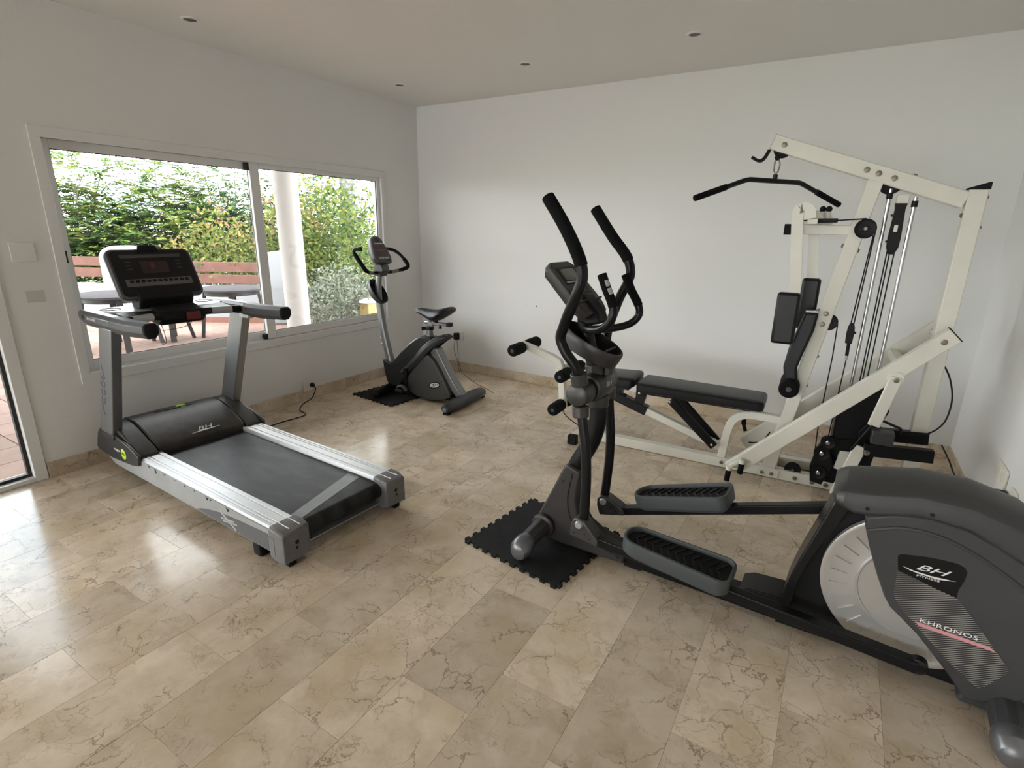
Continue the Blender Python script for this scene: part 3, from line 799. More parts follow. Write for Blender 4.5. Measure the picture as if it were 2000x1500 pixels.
t = thing('palm_tree', 'bare ringed grey palm trunk beyond the shrubs', 'palm', (-5.9, 4.42, -0.06))
pr = []
for k in range(46):
    z = k * 0.11; pr += [(0.20 - 0.001 * k, z), (0.185 - 0.001 * k, z + 0.09)]
MB().lathe((0, 0, 0), (0, 0, 1), pr, 20).build('trunk', M['bark'], t)
rg = random.Random(5); quads = []; cols = []
for k in range(22):
    a = 2 * PI * k / 22 + rg.uniform(-.1, .1); up = rg.uniform(0.1, 0.8)
    for j in range(26):
        u = j / 26; c = V((math.cos(a), math.sin(a), 0)) * 2.3 * u + V((0, 0, 5.0 + up * 1.6 * u - 2.0 * u * u))
        for s in (-1, 1):
            d = (V((-math.sin(a), math.cos(a), 0)) * s + V((math.cos(a), math.sin(a), -0.35)) * 0.6).normalized()
            quads.append(leaf(c, d, V((0, 0, 1)), 0.45 * (1.1 - u * .6), 0.04)); cols.append(mixc(rg, GREEN2))
foliage('fronds', t, quads, cols)

t = thing('garden_lantern', 'small yellow bollard lantern in front of the silvery shrub', 'lantern', (-1.80, 0.93, -0.02))
MB().lathe((0, 0, 0), (0, 0, 1), [(0.05, 0), (0.05, 0.03), (0.03, 0.04), (0.03, 0.26)], 16).build('post', M['lantern_top'], t)
MB().box(-0.085, 0.085, -0.085, 0.085, 0.26, 0.46).build('shade', M['lantern'], t, bevel=0.012)
MB().lathe((0, 0, 0.46), (0, 0, 1), [(0.13, 0), (0.12, 0.02), (0.06, 0.045), (0.001, 0.05)], 20).build('cap', M['lantern_top'], t)

# =================================================================== treadmill
T = thing('treadmill', 'silver and black motorised treadmill facing the window', 'treadmill', (1.93, -2.86, 0), math.radians(-2.458))
def rail(s):
    y = lambda v: s * v
    ol = [(y(0.365), 0.066), (y(0.368), 0.12), (y(0.365), 0.182), (y(0.358), 0.19), (y(0.343), 0.19), (y(0.341), 0.187), (y(0.338), 0.187), (y(0.336), 0.19), (y(0.326), 0.19),
          (y(0.324), 0.187), (y(0.321), 0.187), (y(0.319), 0.19), (y(0.277), 0.19), (y(0.275), 0.187), (y(0.272), 0.187), (y(0.270), 0.19), (y(0.248), 0.19), (y(0.244), 0.184), (y(0.244), 0.066)]
    top = MB().prism(ol, -1.302, -0.035, 'x').build('side_rail', M['alu'], T)
    MB().prism([(-1.80, 0.12), (-1.66, 0.062), (-0.055, 0.066), (-0.055, 0.178), (-1.30, 0.178), (-1.32, 0.14)], s * 0.3655, s * 0.3692).build('side_skirt', M['silverm'], top, bevel=0.001, seg=1)
    return top
rn = rail(-1); rail(1)
dk = [(-0.70, 0.070), (-0.64, 0.092), (-0.56, 0.110), (-0.46, 0.128), (-0.30, 0.142), (-0.12, 0.152), (-0.062, 0.155), (-0.062, 0.070)]
MB().prism(dk, -0.3692, -0.3702).build('decal', M['greyprint'], rn, smooth=0)
e = MB()                                                            # the stylised runner-like emblem on the decal
for p0, p1, w in (((-0.45, 0.136), (-0.33, 0.076), 0.012), ((-0.455, 0.102), (-0.335, 0.118), 0.008), ((-0.44, 0.092), (-0.315, 0.109), 0.008)):
    e.bar((p0[0], -0.3708, p0[1]), (p1[0], -0.3708, p1[1]), 0.001, w)
e.ball((-0.447, -0.3705, 0.139), 0.010, 0.001, 0.008, 12, 6)
e.build('emblem', M['silverprint'], rn, smooth=0)
sc_ = MB()
for x, w, h in ((-1.20, 0.03, 0.012), (-1.12, 0.02, 0.03), (-1.02, 0.025, 0.010), (-0.90, 0.02, 0.008), (-0.80, 0.022, 0.012), (-0.70, 0.016, 0.010), (-0.585, 0.024, 0.020), (-0.545, 0.014, 0.012), (-0.40, 0.026, 0.022)):
    sc_.prism([(x, 0.176), (x + w, 0.172), (x + w * 1.1, 0.176 - h * 0.6), (x + w * 0.5, 0.176 - h)], -0.3692, -0.3697)
sc_.build('scuff_mark', M['hole'], rn, smooth=0)
def endcap(s):
    cs = [[(-0.05, s * 0.374, 0.045), (-0.05, s * 0.374, 0.186), (-0.05, s * 0.362, 0.196), (-0.05, s * 0.238, 0.196), (-0.05, s * 0.232, 0.19), (-0.05, s * 0.232, 0.045)],
          [(0.00, s * 0.374, 0.032), (0.00, s * 0.374, 0.182), (0.00, s * 0.362, 0.192), (0.00, s * 0.236, 0.194), (0.00, s * 0.230, 0.186), (0.00, s * 0.230, 0.032)],
          [(0.046, s * 0.368, 0.032), (0.046, s * 0.366, 0.168), (0.046, s * 0.356, 0.178), (0.048, s * 0.240, 0.186), (0.048, s * 0.236, 0.178), (0.048, s * 0.236, 0.040)]]
    c = MB().loft(cs).build('end_cap', M['capgrey'], T, bevel=0.005, seg=2)
    MB().lathe((0.0465, s * 0.30, 0.118), (1, 0, 0), [(0.001, 0.001), (0.0095, 0.0015), (0.0105, -0.001)], 16).build('bolt_hole', M['hole'], c)
    MB().lathe((0.0465, s * 0.303, 0.092), (1, 0, 0), [(0.001, 0.001), (0.0065, 0.0015), (0.0075, -0.001)], 16).build('bolt_hole', M['hole'], c)
    MB().box(-0.046, 0.040, s * 0.275 - 0.0015, s * 0.275 + 0.0015, 0.1935, 0.197).build('trim_line', M['white'], c)
    MB().box(-0.046, 0.036, s * 0.325 - 0.0015, s * 0.325 + 0.0015, 0.1925, 0.1965).build('trim_line', M['white'], c)
    MB().box(-0.048, -0.012, s * 0.374, s * 0.3755, 0.05, 0.15).build('label_patch', M['capgrey'], c)
    MB().box(-0.03, 0.03, s * 0.32 - 0.02, s * 0.32 + 0.02, 0.0, 0.034).build('foot', M['rubber'], c, bevel=0.004)
    return c
endcap(-1); endcap(1)
ol = [(-1.38, 0.150), (-1.36, 0.166)] + [(x / 10, 0.168) for x in range(-12, 0, 2)] + arc(-0.028, 0.126, 0.042, 90, -90, 10) + [(-1.30, 0.084), (-1.38, 0.10)]
MB().prism(ol, -0.236, 0.236).build('belt', M['belt'], T, bevel=0.004)
MB().loft([[(-0.238, 0.232, 0.1684), (-0.150, 0.232, 0.1684), (-0.150, 0.232, 0.1692), (-0.238, 0.232, 0.1692)], [(-0.098, -0.232, 0.1684), (-0.03, -0.232, 0.1684), (-0.03, -0.232, 0.1692), (-0.098, -0.232, 0.1692)]]).build('belt_seam', M['beltseam'], T, smooth=0)
MB().box(-1.32, -0.08, -0.243, 0.243, 0.09, 0.155).build('deck', M['blackp'], T)
MB().box(-0.09, 0.0, -0.235, 0.235, 0.056, 0.062).build('rear_crossbar', M['silver'], T)
MB().box(-0.20, -0.14, -0.372, -0.30, 0.0, 0.07).build('leveling_foot', M['rubber'], T, bevel=0.01)
MB().box(-0.20, -0.14, 0.30, 0.372, 0.0, 0.07).build('leveling_foot', M['rubber'], T, bevel=0.01)
# motor hood
hp = [(-1.300, 0.165), (-1.308, 0.212), (-1.345, 0.236), (-1.42, 0.268), (-1.50, 0.298), (-1.58, 0.317), (-1.66, 0.322), (-1.72, 0.312), (-1.77, 0.285), (-1.805, 0.235), (-1.815, 0.12), (-1.80, 0.065), (-1.34, 0.065)]
hd = MB().prism(hp, -0.262, 0.262).build('motor_hood', M['hood'], T, bevel=0.008, seg=2)
m_ = face_mtx((-1.352, 0.03, 0.2425), (0, 1, 0), (-0.86, 0, 0.42))
text('logo', 'BH', 0.045, M['white'], hd, m_, shear=0.35, sx=1.5)
e = MB(); e.loft([[V((-1.330, -0.055, 0.2335)), V((-1.328, -0.055, 0.2330)), V((-1.328, -0.055, 0.2345)), V((-1.330, -0.055, 0.235))], [V((-1.337, 0.02, 0.2360)), V((-1.328, 0.02, 0.2320)), V((-1.328, 0.02, 0.2345)), V((-1.337, 0.02, 0.2385))], [V((-1.333, 0.115, 0.2345)), V((-1.331, 0.115, 0.2340)), V((-1.331, 0.115, 0.2355)), V((-1.333, 0.115, 0.2365))]])
e.build('logo_swoosh', M['white'], hd)
MB().lathe((-1.655, 0.045, 0.3195), (0.05, 0, 1), [(0.001, 0.004), (0.030, 0.004), (0.034, 0.0)], 24).build('badge', M['green'], hd)
e = MB(); e.prism([(-1.67, -0.12), (-1.64, -0.12), (-1.625, 0.0), (-1.63, 0.10), (-1.68, 0.10), (-1.685, 0.0)], 0.3195, 0.3232, 'z'); e.build('badge_plate', M['blackg'], hd)
def hood_end(s):
    hp2 = [(x * 1.0 + 0.006, z - 0.004 if z > 0.2 else z) for x, z in hp]
    hp2 = [(-1.272, 0.155), (-1.282, 0.20), (-1.33, 0.226), (-1.42, 0.262), (-1.50, 0.294), (-1.58, 0.314), (-1.66, 0.318), (-1.72, 0.308), (-1.775, 0.28), (-1.80, 0.24), (-1.82, 0.14), (-1.66, 0.075), (-1.34, 0.09)]
    MB().prism(hp2, s * 0.268, s * 0.366).build('hood_end', M['hood'], T, bevel=0.006)
    pp = [(-1.262, 0.205), (-1.30, 0.224), (-1.367, 0.245), (-1.489, 0.268), (-1.60, 0.286), (-1.70, 0.286), (-1.76, 0.272), (-1.795, 0.238), (-1.850, 0.140), (-1.835, 0.122), (-1.659, 0.108), (-1.364, 0.130), (-1.285, 0.148)]
    return MB().prism(pp, s * 0.366, s * 0.384).build('side_panel', M['hoodend'], T, bevel=0.006)
pn = hood_end(-1); hood_end(1)
MB().lathe((-1.462, -0.3835, 0.178), (0, -1, 0), [(0.001, 0.0012), (0.031, 0.0012), (0.033, 0.0)], 28).build('round_badge', M['green'], pn)
text('badge_lettering', 'PRO', 0.022, M['hoodend'], pn, face_mtx((-1.462, -0.3851, 0.178), (1, 0, 0), (0, 0, 1)))
text('badge_lettering', 'magna', 0.026, M['white'], pn, face_mtx((-1.545, -0.3846, 0.187), (1, 0, 0), (0, 0, 1)), sx=1.1)
MB().lathe((-1.74, -0.3835, 0.258), (0, -1, 0), [(0.001, 0.001), (0.008, 0.001), (0.009, 0.0)], 14).build('screw_hole', M['hole'], pn)
# uprights
for s in (-1, 1):
    y0, y1 = (-0.388, -0.335) if s < 0 else (0.332, 0.386)
    u = MB().prism([(-1.715, 0.262), (-1.560, 0.262), (-1.285, 0.930), (-1.440, 0.930)], y0, y1).build('upright', M['steel'], T, bevel=0.006, seg=3)
    MB().prism([(-1.73, 0.245), (-1.545, 0.245), (-1.535, 0.275), (-1.72, 0.275)], y0 - 0.004, y1 + 0.004).build('collar', M['hoodend'], u, bevel=0.004)
    if s < 0:
        d = V((0.38, 0, 0.925)).normalized()
        e = MB()
        q = face_mtx((-1.548, -0.3886, 0.555), (-d), V((-d.z, 0, d.x)))
        # hooked strokes of the vertical brand lettering
        for pts in ([(-.16, .022), (-.12, .0), (-.09, -.018), (-.085, .012)], [(-.075, .02), (-.06, -.012), (-.03, -.016), (-.02, .016), (-.045, .018)], [(-.012, -.02), (.02, -.018), (.035, .014), (.005, .016)], [(.045, -.02), (.085, -.016), (.10, .014), (.06, .016)], [(.10, .016), (.13, .006), (.17, -.014)]):
            pp = catmull([(a, c, 0) for a, c in pts], 4)
            e.tube([q @ p for p in pp], 0.0055, 6, flat=0.2, side=(0, 1, 0))
        e.build('lettering', M['greyprint'], u)
# handle arms with grips
def arm(s):
    yc = s * 0.362; w = 0.038
    def sec(x, k=1.0, dz=0.0): return [(x, yc + s * a * k, 0.958 + c * k + dz) for a, c in ((w, -0.012), (w, 0.022), (0.022, 0.04), (-0.022, 0.04), (-w, 0.02), (-w * 0.9, -0.02), (-0.016, -0.042), (0.018, -0.042))]
    a = MB().loft([sec(-1.70, 0.55, 0.012), sec(-1.66, 0.85, 0.006), sec(-1.60), sec(-1.262, 1.0)]).build('handle_arm', M['armgrey'], T, bevel=0.004)
    MB().loft([sec(-1.260, 1.02), sec(-1.10, 1.02), sec(-0.885, 0.93, 0.010)]).build('grip', M['gripg'], a, bevel=0.003)
    MB().loft([sec(-0.886, 0.95, 0.010), sec(-0.872, 0.90, 0.011), sec(-0.865, 0.6, 0.012)]).build('end_plug', M['rubber'], a, bevel=0.004)
    return a
an = arm(-1); arm(1)
MB().box(-1.60, -1.575, -0.4015, -0.400, 0.955, 0.978).build('label_badge', M['blackg'], an)
text('label_lettering', 'BH FITNESS', 0.018, M['white'], an, face_mtx((-1.48, -0.4008, 0.964), (1, 0, 0), (0, 0, 1)), sx=1.2)
# tray between the arms, cup wells, pulse bar, emergency key
tr = MB().prism([(-1.70, -0.335), (-1.52, -0.335), (-1.42, -0.24), (-1.42, 0.24), (-1.52, 0.335), (-1.70, 0.335)], 0.955, 0.992, 'z').build('console_tray', M['silver'], T, bevel=0.012, seg=3)
for s in (-1, 1):
    MB().lathe((-1.595, s * 0.262, 0.992), (0, 0, 1), [(0.001, -0.022), (0.044, -0.022), (0.046, 0.003), (0.052, 0.003), (0.052, -0.002)], 28).build('cup_well', M['blackp'], tr)
pb = MB().tube(catmull([(-1.30, -0.325, 0.962), (-1.31, -0.26, 0.962), (-1.335, -0.16, 0.964), (-1.37, -0.06, 0.955), (-1.37, 0.06, 0.955), (-1.335, 0.16, 0.964), (-1.31, 0.26, 0.962), (-1.30, 0.325, 0.962)], 5), 0.021, 14).build('pulse_bar', M['blackp'], T)
for s in (-1, 1):
    MB().tube(catmull([(-1.306, s * 0.275, 0.9625), (-1.32, s * 0.215, 0.9635), (-1.332, s * 0.165, 0.9645)], 4), 0.0222, 14).build('pulse_sensor', M['silver'], pb)
    MB().prism([(-1.45, 0.93), (-1.33, 0.945), (-1.33, 0.978), (-1.45, 0.992)], s * 0.10, s * 0.30).build('bar_shroud', M['blackp'], T, bevel=0.008)
MB().prism([(-1.48, 0.915), (-1.36, 0.905), (-1.325, 0.935), (-1.335, 0.985), (-1.46, 1.01)], -0.12, 0.13).build('key_housing', M['blackp'], T, bevel=0.012)
MB().box(-1.332, -1.316, 0.015, 0.095, 0.925, 0.972).build('emergency_key', M['red'], T, bevel=0.008)
MB().tube(catmull([(-1.325, 0.05, 0.925), (-1.31, 0.0, 0.895), (-1.32, -0.12, 0.885), (-1.34, -0.16, 0.91)], 5), 0.0018, 6).build('key_cord', M['red'], T)
MB().tube(catmull([(-1.40, -0.10, 0.925), (-1.38, -0.095, 0.86), (-1.40, -0.085, 0.80), (-1.43, -0.10, 0.78)], 5), 0.002, 6).build('loose_cord', M['gripg'], T)
# console board
cu_, cw_ = V((-0.462, 0, 0.887)), V((0.887, 0, 0.462))     # up along the face, out of the face
cc = V((-1.585, 0.0, 1.178))
def cpt(y, v, o): return cc + V((0, y, 0)) + cu_ * v + cw_ * o
def cplate(outl, o0, o1): return [[cpt(p, q, o0) for p, q in outl], [cpt(p, q, o1) for p, q in outl]]
ol = [(y * (1.0 + 0.0 * v), v) for y, v in rrect(0.455, 0.305, 0.035, 5)]
cb = MB().loft(cplate([(y * .94, v * .94) for y, v in ol], -0.045, -0.045) [:1] + cplate(ol, -0.02, 0.012) + cplate([(y * .985, v * .98) for y, v in ol], 0.018, 0.018)[:1]).build('console', M['gripg'], T, bevel=0.003)
MB().loft(cplate([(y * 1.006, v * 1.006) for y, v in ol], -0.017, -0.006)).build('console_edge', M['silver'], cb)
sc2 = MB().loft(cplate(rrect(0.425, 0.278, 0.028, 5), 0.016, 0.0205)).build('screen_panel', M['blackg'], cb)
MB().loft(cplate([(y, v + 0.105) for y, v in rrect(0.33, 0.020, 0.004, 2)], 0.0205, 0.0212)).build('title_strip', M['gripg'], cb, smooth=0)
MB().loft(cplate([(y, v + 0.035) for y, v in rrect(0.15, 0.075, 0.006, 2)], 0.0205, 0.0212)).build('readout', M['redglass'], cb, smooth=0)
MB().loft(cplate([(y - 0.01, v + 0.045) for y, v in rrect(0.022, 0.04, 0.003, 2)], 0.0212, 0.0216)).build('digit', M['redled'], cb, smooth=0)
MB().loft(cplate([(y, v - 0.058) for y, v in rrect(0.36, 0.045, 0.006, 2)], 0.0205, 0.0212)).build('key_strip', M['greyprint'], cb, smooth=0)
kme = MB().loft(cplate([(y, v) for y, v in rrect(0.021, 0.016, 0.003, 2)], 0.0, 0.0018))
kv = [tuple(V(p) - cc) for p in kme.v]; kme.v = kv; kme = kme.mesh('key', M['blackp'], 0)
for i in range(11):
    instance('key', kme, cb, cpt(-0.150 + i * 0.030, -0.050, 0.0212))
lme = MB().loft(cplate(rrect(0.03, 0.005, 0.001, 1), 0.0, 0.0005)); lme.v = [tuple(V(p) - cc) for p in lme.v]; lme = lme.mesh('print_line', M['gripg'], 0)
for s in (-1, 1):
    for i in range(3): instance('print_line', lme, cb, cpt(s * 0.135, 0.07 - i * 0.022, 0.0206))
MB().loft([[cpt(-0.065, 0.135, 0.03), cpt(0.055, 0.135, 0.03), cpt(0.055, 0.135, -0.04), cpt(-0.065, 0.135, -0.04)], [cpt(-0.050, 0.172, 0.022), cpt(0.042, 0.172, 0.022), cpt(0.042, 0.172, -0.04), cpt(-0.050, 0.172, -0.04)]]).build('receiver_clip', M['blackp'], cb, bevel=0.004)
MB().prism([(-1.60, 0.985), (-1.50, 0.985), (-1.475, 1.055), (-1.54, 1.12), (-1.62, 1.14)], -0.15, 0.15).build('console_neck', M['blackp'], T, bevel=0.012)
for s in (-1, 1): MB().box(-1.32, -1.22, s * 0.345 - 0.02, s * 0.345 + 0.02, 0.905, 0.93).build('arm_bracket', M['silver'], T, bevel=0.004)

# =================================================================== foam mats with jigsaw edges
def jigsaw(n, s, rg=None, k=10):
    """Square outline of side s with interlocking tabs, centred on the origin."""
    st = s / k; d = st * 0.30; pts = []
    side = []
    for i in range(k):
        x = -s / 2 + i * st
        if i % 1 == 0:
            side += [(x + st * 0.0, 0), (x + st * 0.32, 0), (x + st * 0.22, -d * 0.6), (x + st * 0.30, -d), (x + st * 0.70, -d), (x + st * 0.78, -d * 0.6), (x + st * 0.68, 0)]
    for r in range(4):
        c, sn = math.cos(r * PI / 2), math.sin(r * PI / 2)
        for x, y in side:
            yy = -s / 2 + d + y
            pts.append((x * c - yy * sn, x * sn + yy * c))
    out = [pts[0]]
    for p in pts[1:]:
        if (V((*p, 0)) - V((*out[-1], 0))).length > 1e-4: out.append(p)
    return out
def foam_mat(label, c, yaw, s):
    t = MB().prism(jigsaw(0, s), 0.0, 0.011, 'z').build('foam_mat', M['mat'], smooth=0)
    t.location = (*c, 0); t.rotation_euler = (0, 0, yaw)
    return tag(t, label, 'mat', 'black jigsaw foam mats')
def mat_from(A, B, s): 
    a = math.atan2(B[1] - A[1], B[0] - A[0]); u = V((math.cos(a), math.sin(a))); w = V((-u.y, u.x)); c = V(A) + u * s / 2 + w * s / 2
    return c, a
c, a = mat_from((2.469, -2.616), (3.032, -2.696), 0.565)
foam_mat('black jigsaw foam mat under the front foot of the elliptical trainer', c, a, 0.565)
c, a = mat_from((0.222, -1.262), (0.760, -1.320), 0.54)
foam_mat('black jigsaw foam mat under the front foot of the exercise bike', c, a, 0.54)

# =================================================================== elliptical cross trainer
E = thing('elliptical_trainer', 'dark grey elliptical cross trainer with swing arms in the right foreground', 'elliptical trainer', (2.811, -2.34, 0.0), -0.03944)
MZ = 0.011
# front foot
ft = MB().tube([(-0.015, -0.205, 0.075), (-0.005, -0.08, 0.098), (0.0, 0, 0.10), (-0.005, 0.08, 0.098), (-0.015, 0.205, 0.075)], [0.040, 0.043, 0.045, 0.043, 0.040], 8).build('front_foot', M['hub'], E, bevel=0.004)
for s in (-1, 1):
    MB().loft([[(-0.015 + r * math.cos(a), s * y, z0 + r * math.sin(a) * 1.0) for a in [2 * PI * k / 16 for k in range(16)]] for y, r, z0 in ((0.20, 0.043, 0.074), (0.225, 0.052, 0.066), (0.262, 0.050, 0.062), (0.283, 0.036, 0.056), (0.288, 0.015, 0.054))]).build('foot_cap', M['caps'], ft)
    MB().lathe((-0.006, s * 0.07, 0.097), (0.07, s, -0.1), [(0.047, -0.012), (0.058, -0.008), (0.058, 0.010), (0.048, 0.014)], 20).build('foot_collar', M['hub'], ft)
# mast housing
mh = [(-0.062, 0.060), (-0.040, 0.150), (0.000, 0.235), (0.042, 0.330), (0.085, 0.432), (0.105, 0.440), (0.165, 0.418), (0.168, 0.395), (0.158, 0.330), (0.152, 0.270), (0.165, 0.200), (0.20, 0.150), (0.26, 0.118), (0.33, 0.102), (0.405, 0.090), (0.405, 0.032), (0.28, 0.028), (0.10, 0.022), (-0.03, 0.030)]
def inset(ol, k):
    cx = sum(p[0] for p in ol) / len(ol); cz = sum(p[1] for p in ol) / len(ol)
    return ol
h = MB().loft([[(x, -0.040, z) for x, z in mh], [(x, -0.056, z) for x, z in mh], [(x, 0.056, z) for x, z in mh], [(x, 0.040, z) for x, z in mh]][1:3]).build('mast_housing', M['brown'], E, bevel=0.014, seg=3)
MB().tube(catmull([(0.132, -0.0565, 0.405), (0.118, -0.0565, 0.33), (0.112, -0.0565, 0.26), (0.13, -0.0565, 0.18), (0.19, -0.0565, 0.115), (0.29, -0.0565, 0.080), (0.39, -0.0565, 0.066)], 5), 0.0028, 6).build('seam', M['hole'], h)
MB().lathe((0.085, -0.056, 0.352), (0, -1, 0), [(0.001, 0.001), (0.006, 0.001), (0.007, 0)], 12).build('screw_hole', M['hole'], h)
MB().lathe((0.375, -0.056, 0.058), (0, -1, 0), [(0.001, 0.001), (0.007, 0.001), (0.008, 0)], 12).build('screw_hole', M['hole'], h)
# floor beam
MB().box(0.20, 1.72, -0.036, 0.036, 0.022, 0.095).build('floor_beam', M['blackm'], E, bevel=0.006)
MB().prism([(0.40, 0.012), (0.48, 0.012), (0.48, 0.022), (0.40, 0.022)], -0.03, 0.03).build('beam_pad', M['rubber'], E)
MB().prism([(0.88, 0.095), (1.04, 0.095), (1.04, 0.125), (0.92, 0.115)], -0.034, 0.10).build('beam_bracket', M['blackm'], E, bevel=0.004)
# mast and upper post
MB().tube(catmull([(0.105, 0, 0.38), (0.135, 0, 0.45), (0.185, 0, 0.55), (0.212, 0, 0.66), (0.208, 0, 0.76), (0.198, 0, 0.84)], 5), 0.040, 18, flat=0.8).build('mast', M['blackm'], E)
MB().tube(catmull([(0.195, 0, 0.84), (0.172, 0, 0.93), (0.145, 0, 1.01), (0.125, 0, 1.08), (0.12, 0, 1.16)], 4), 0.032, 16).build('upper_post', M['blackm'], E)
# pivot hub with clamp collars
hb = MB().lathe((0.195, -0.085, 0.825), (0, 1, 0), [(0.03, 0.0), (0.056, 0.004), (0.062, 0.02), (0.064, 0.085), (0.062, 0.15), (0.056, 0.166), (0.03, 0.17)], 28).build('pivot_hub', M['hub'], E)
MB().tube([(0.192, 0, 0.872), (0.183, 0, 0.918)], [0.046, 0.044], 22).build('clamp_collar', M['hub'], hb, bevel=0.004)
MB().tube([(0.204, 0, 0.778), (0.209, 0, 0.728)], [0.050, 0.047], 22).build('clamp_collar', M['hub'], hb, bevel=0.004)
MB().box(0.235, 0.262, -0.018, 0.018, 0.876, 0.915).build('clamp_lug', M['hub'], hb, bevel=0.005)
text('hub_lettering', 'BH', 0.030, M['silverprint'], hb, face_mtx((0.2575, -0.012, 0.842), (0.05, 1, 0), (-0.22, 0, 0.97)), shear=0.3, sx=1.3)
for s in (-1, 1):
    px = 0.190 if s < 0 else 0.172
    bl = MB().lathe((px, s * 0.094, 0.820), (0, s, 0), [(0.03, 0), (0.049, 0.003), (0.051, 0.012), (0.051, 0.078), (0.047, 0.088), (0.038, 0.093), (0.001, 0.094)], 26).build('arm_knuckle', M['hub'], E)
    MB().lathe((px, s * 0.0895, 0.820), (0, s, 0), [(0.046, 0), (0.0525, 0.0005), (0.0525, 0.005), (0.046, 0.0055)], 28).build('shadow_gap', M['hole'], bl)
    MB().tube([(px + 0.003, s * 0.158, 0.862), (px - 0.003, s * 0.168, 0.912)], [0.036, 0.034], 20).build('clamp_collar', M['hub'], bl, bevel=0.004)
    MB().tube([(px + 0.012, s * 0.160, 0.772), (px + 0.018, s * 0.164, 0.724)], [0.036, 0.034], 20).build('clamp_collar', M['hub'], bl, bevel=0.004)
# swing arms
def swing(name, pts, rr, grip):
    pp = catmull(pts, 7)
    a = MB().tube(pp, 0.0215, 16).build(name, M['blackm'], E)
    g = catmull(pts, 7)[grip:]
    MB().tube(g, 0.0245, 16).build('foam_sleeve', M['foam'], a, bevel=0.004)
    return a
swing('swing_handle', [(0.192, -0.168, 0.885), (0.184, -0.18, 0.935), (0.140, -0.19, 0.992), (0.112, -0.192, 1.048), (0.130, -0.205, 1.10), (0.165, -0.235, 1.16), (0.204, -0.262, 1.225), (0.232, -0.27, 1.30), (0.218, -0.27, 1.368), (0.155, -0.27, 1.479), (0.074, -0.27, 1.590)], 0.0215, 54)
swing('swing_handle', [(0.168, 0.168, 0.885), (0.158, 0.175, 0.94), (0.148, 0.185, 0.992), (0.150, 0.20, 1.05), (0.158, 0.225, 1.11), (0.172, 0.252, 1.18), (0.198, 0.27, 1.25), (0.206, 0.27, 1.30), (0.180, 0.27, 1.363), (0.104, 0.27, 1.45), (0.013, 0.27, 1.568)], 0.0215, 54)
def lower(pts): return MB().tube(catmull(pts, 6), 0.0225, 14, flat=0.75).build('lower_arm', M['blackm'], E)
lower([(0.206, -0.165, 0.760), (0.220, -0.167, 0.70), (0.240, -0.17, 0.60), (0.251, -0.17, 0.47), (0.253, -0.17, 0.36), (0.252, -0.17, 0.24)])
lower([(0.184, 0.165, 0.760), (0.196, 0.167, 0.66), (0.208, 0.17, 0.54), (0.211, 0.17, 0.42), (0.206, 0.17, 0.30), (0.200, 0.17, 0.20)])
# knee joints and pedal bars
def side_drive(s, kx, kz, ex, ez):
    d = V((ex - kx, 0, ez - kz)).normalized(); n = V((-d.z, 0, d.x)); y = s * 0.17
    P = lambda a, b, yy: V((kx, 0, kz)) + d * a + n * b + V((0, yy, 0))
    ol = [(-0.05, -0.04), (-0.052, 0.01), (-0.042, 0.045), (-0.02, 0.058), (0.01, 0.05), (0.05, 0.015), (0.085, -0.018), (0.085, -0.045)]
    j = MB().loft([[P(a, b, y - 0.033) for a, b in ol], [P(a, b, y + 0.033) for a, b in ol]]).build('knee_joint', M['hub'], E, bevel=0.007, seg=3)
    MB().lathe(P(-0.012, 0.028, y + (-0.034)), (0, -1, 0), [(0.001, 0.009), (0.014, 0.008), (0.018, 0.002), (0.019, -0.002)], 18).build('pivot_cap', M['silver'], j)
    for a, b in ((0.02, -0.005), (-0.03, -0.018), (0.045, -0.022)):
        MB().lathe(P(a, b, y - 0.033), (0, -1, 0), [(0.001, 0.001), (0.004, 0.001), (0.005, -0.001)], 10).build('rivet', M['hole'], j)
    L = (V((ex, 0, ez)) - V((kx, 0, kz))).length
    bar = MB().bar(P(0.03, -0.028, y), P(L, 0.0, y), 0.044, 0.040).build('pedal_bar', M['blackm'], E, bevel=0.005)
    return P, d, n, bar, L
def pedal(s, P, x0):
    """Foot tray: grey rim, black floor with raised chevrons; x0 metres along the bar."""
    y = s * 0.17
    def outline(k, t):      # rounded tray outline in (along, across)
        pts = []
        L_, wf, wr = 0.43, 0.074, 0.090
        for (cx, cy, r, a0) in ((L_ / 2 - 0.045, wr - 0.045, 0.045, 0), (-L_ / 2 + 0.066, wf - 0.066, 0.066, 90), (-L_ / 2 + 0.066, -wf + 0.066, 0.066, 180), (L_ / 2 - 0.045, -wr + 0.045, 0.045, 270)):
            for i in range(7):
                a = math.radians(a0 + 90 * i / 6); pts.append((cx + (r - k) * math.cos(a), cy + (r - k) * math.sin(a)))
        return pts
    def ring(k, z, shrink=1.0): return [P(x0 + a * shrink, z, y + b * shrink) for a, b in outline(k, 0)]
    body = MB().loft([ring(0.012, -0.004, .97), ring(0.0, 0.012), ring(-0.002, 0.060), ring(0.0, 0.069), ring(0.009, 0.071), ring(0.012, 0.064), ring(0.013, 0.048)]).build('pedal', M['pedalg'], E)
    fl = MB().loft([ring(0.0135, 0.046), ring(0.0135, 0.053)]).build('tread', M['rubber'], body, smooth=0)
    ch = MB()
    for i in range(11):
        xa = -0.165 + i * 0.032
        for q in (-1, 1):
            p0 = P(x0 + xa, 0.055, y); p1 = P(x0 + xa + 0.028, 0.055, y + q * 0.056)
            ch.bar(p0, p1, 0.007, 0.006, side=(0, 1, 0))
    for q in (-0.03, 0.03):
        pass
    o = ch.build('chevron', M['blackp'], body, smooth=0); o['kind'] = 'stuff'
Pn, dn, nn, bn, Ln = side_drive(-1, 0.255, 0.222, 1.452, 0.142)
Pf, df, nf, bf, Lf = side_drive(1, 0.228, 0.175, 1.40, 0.545)
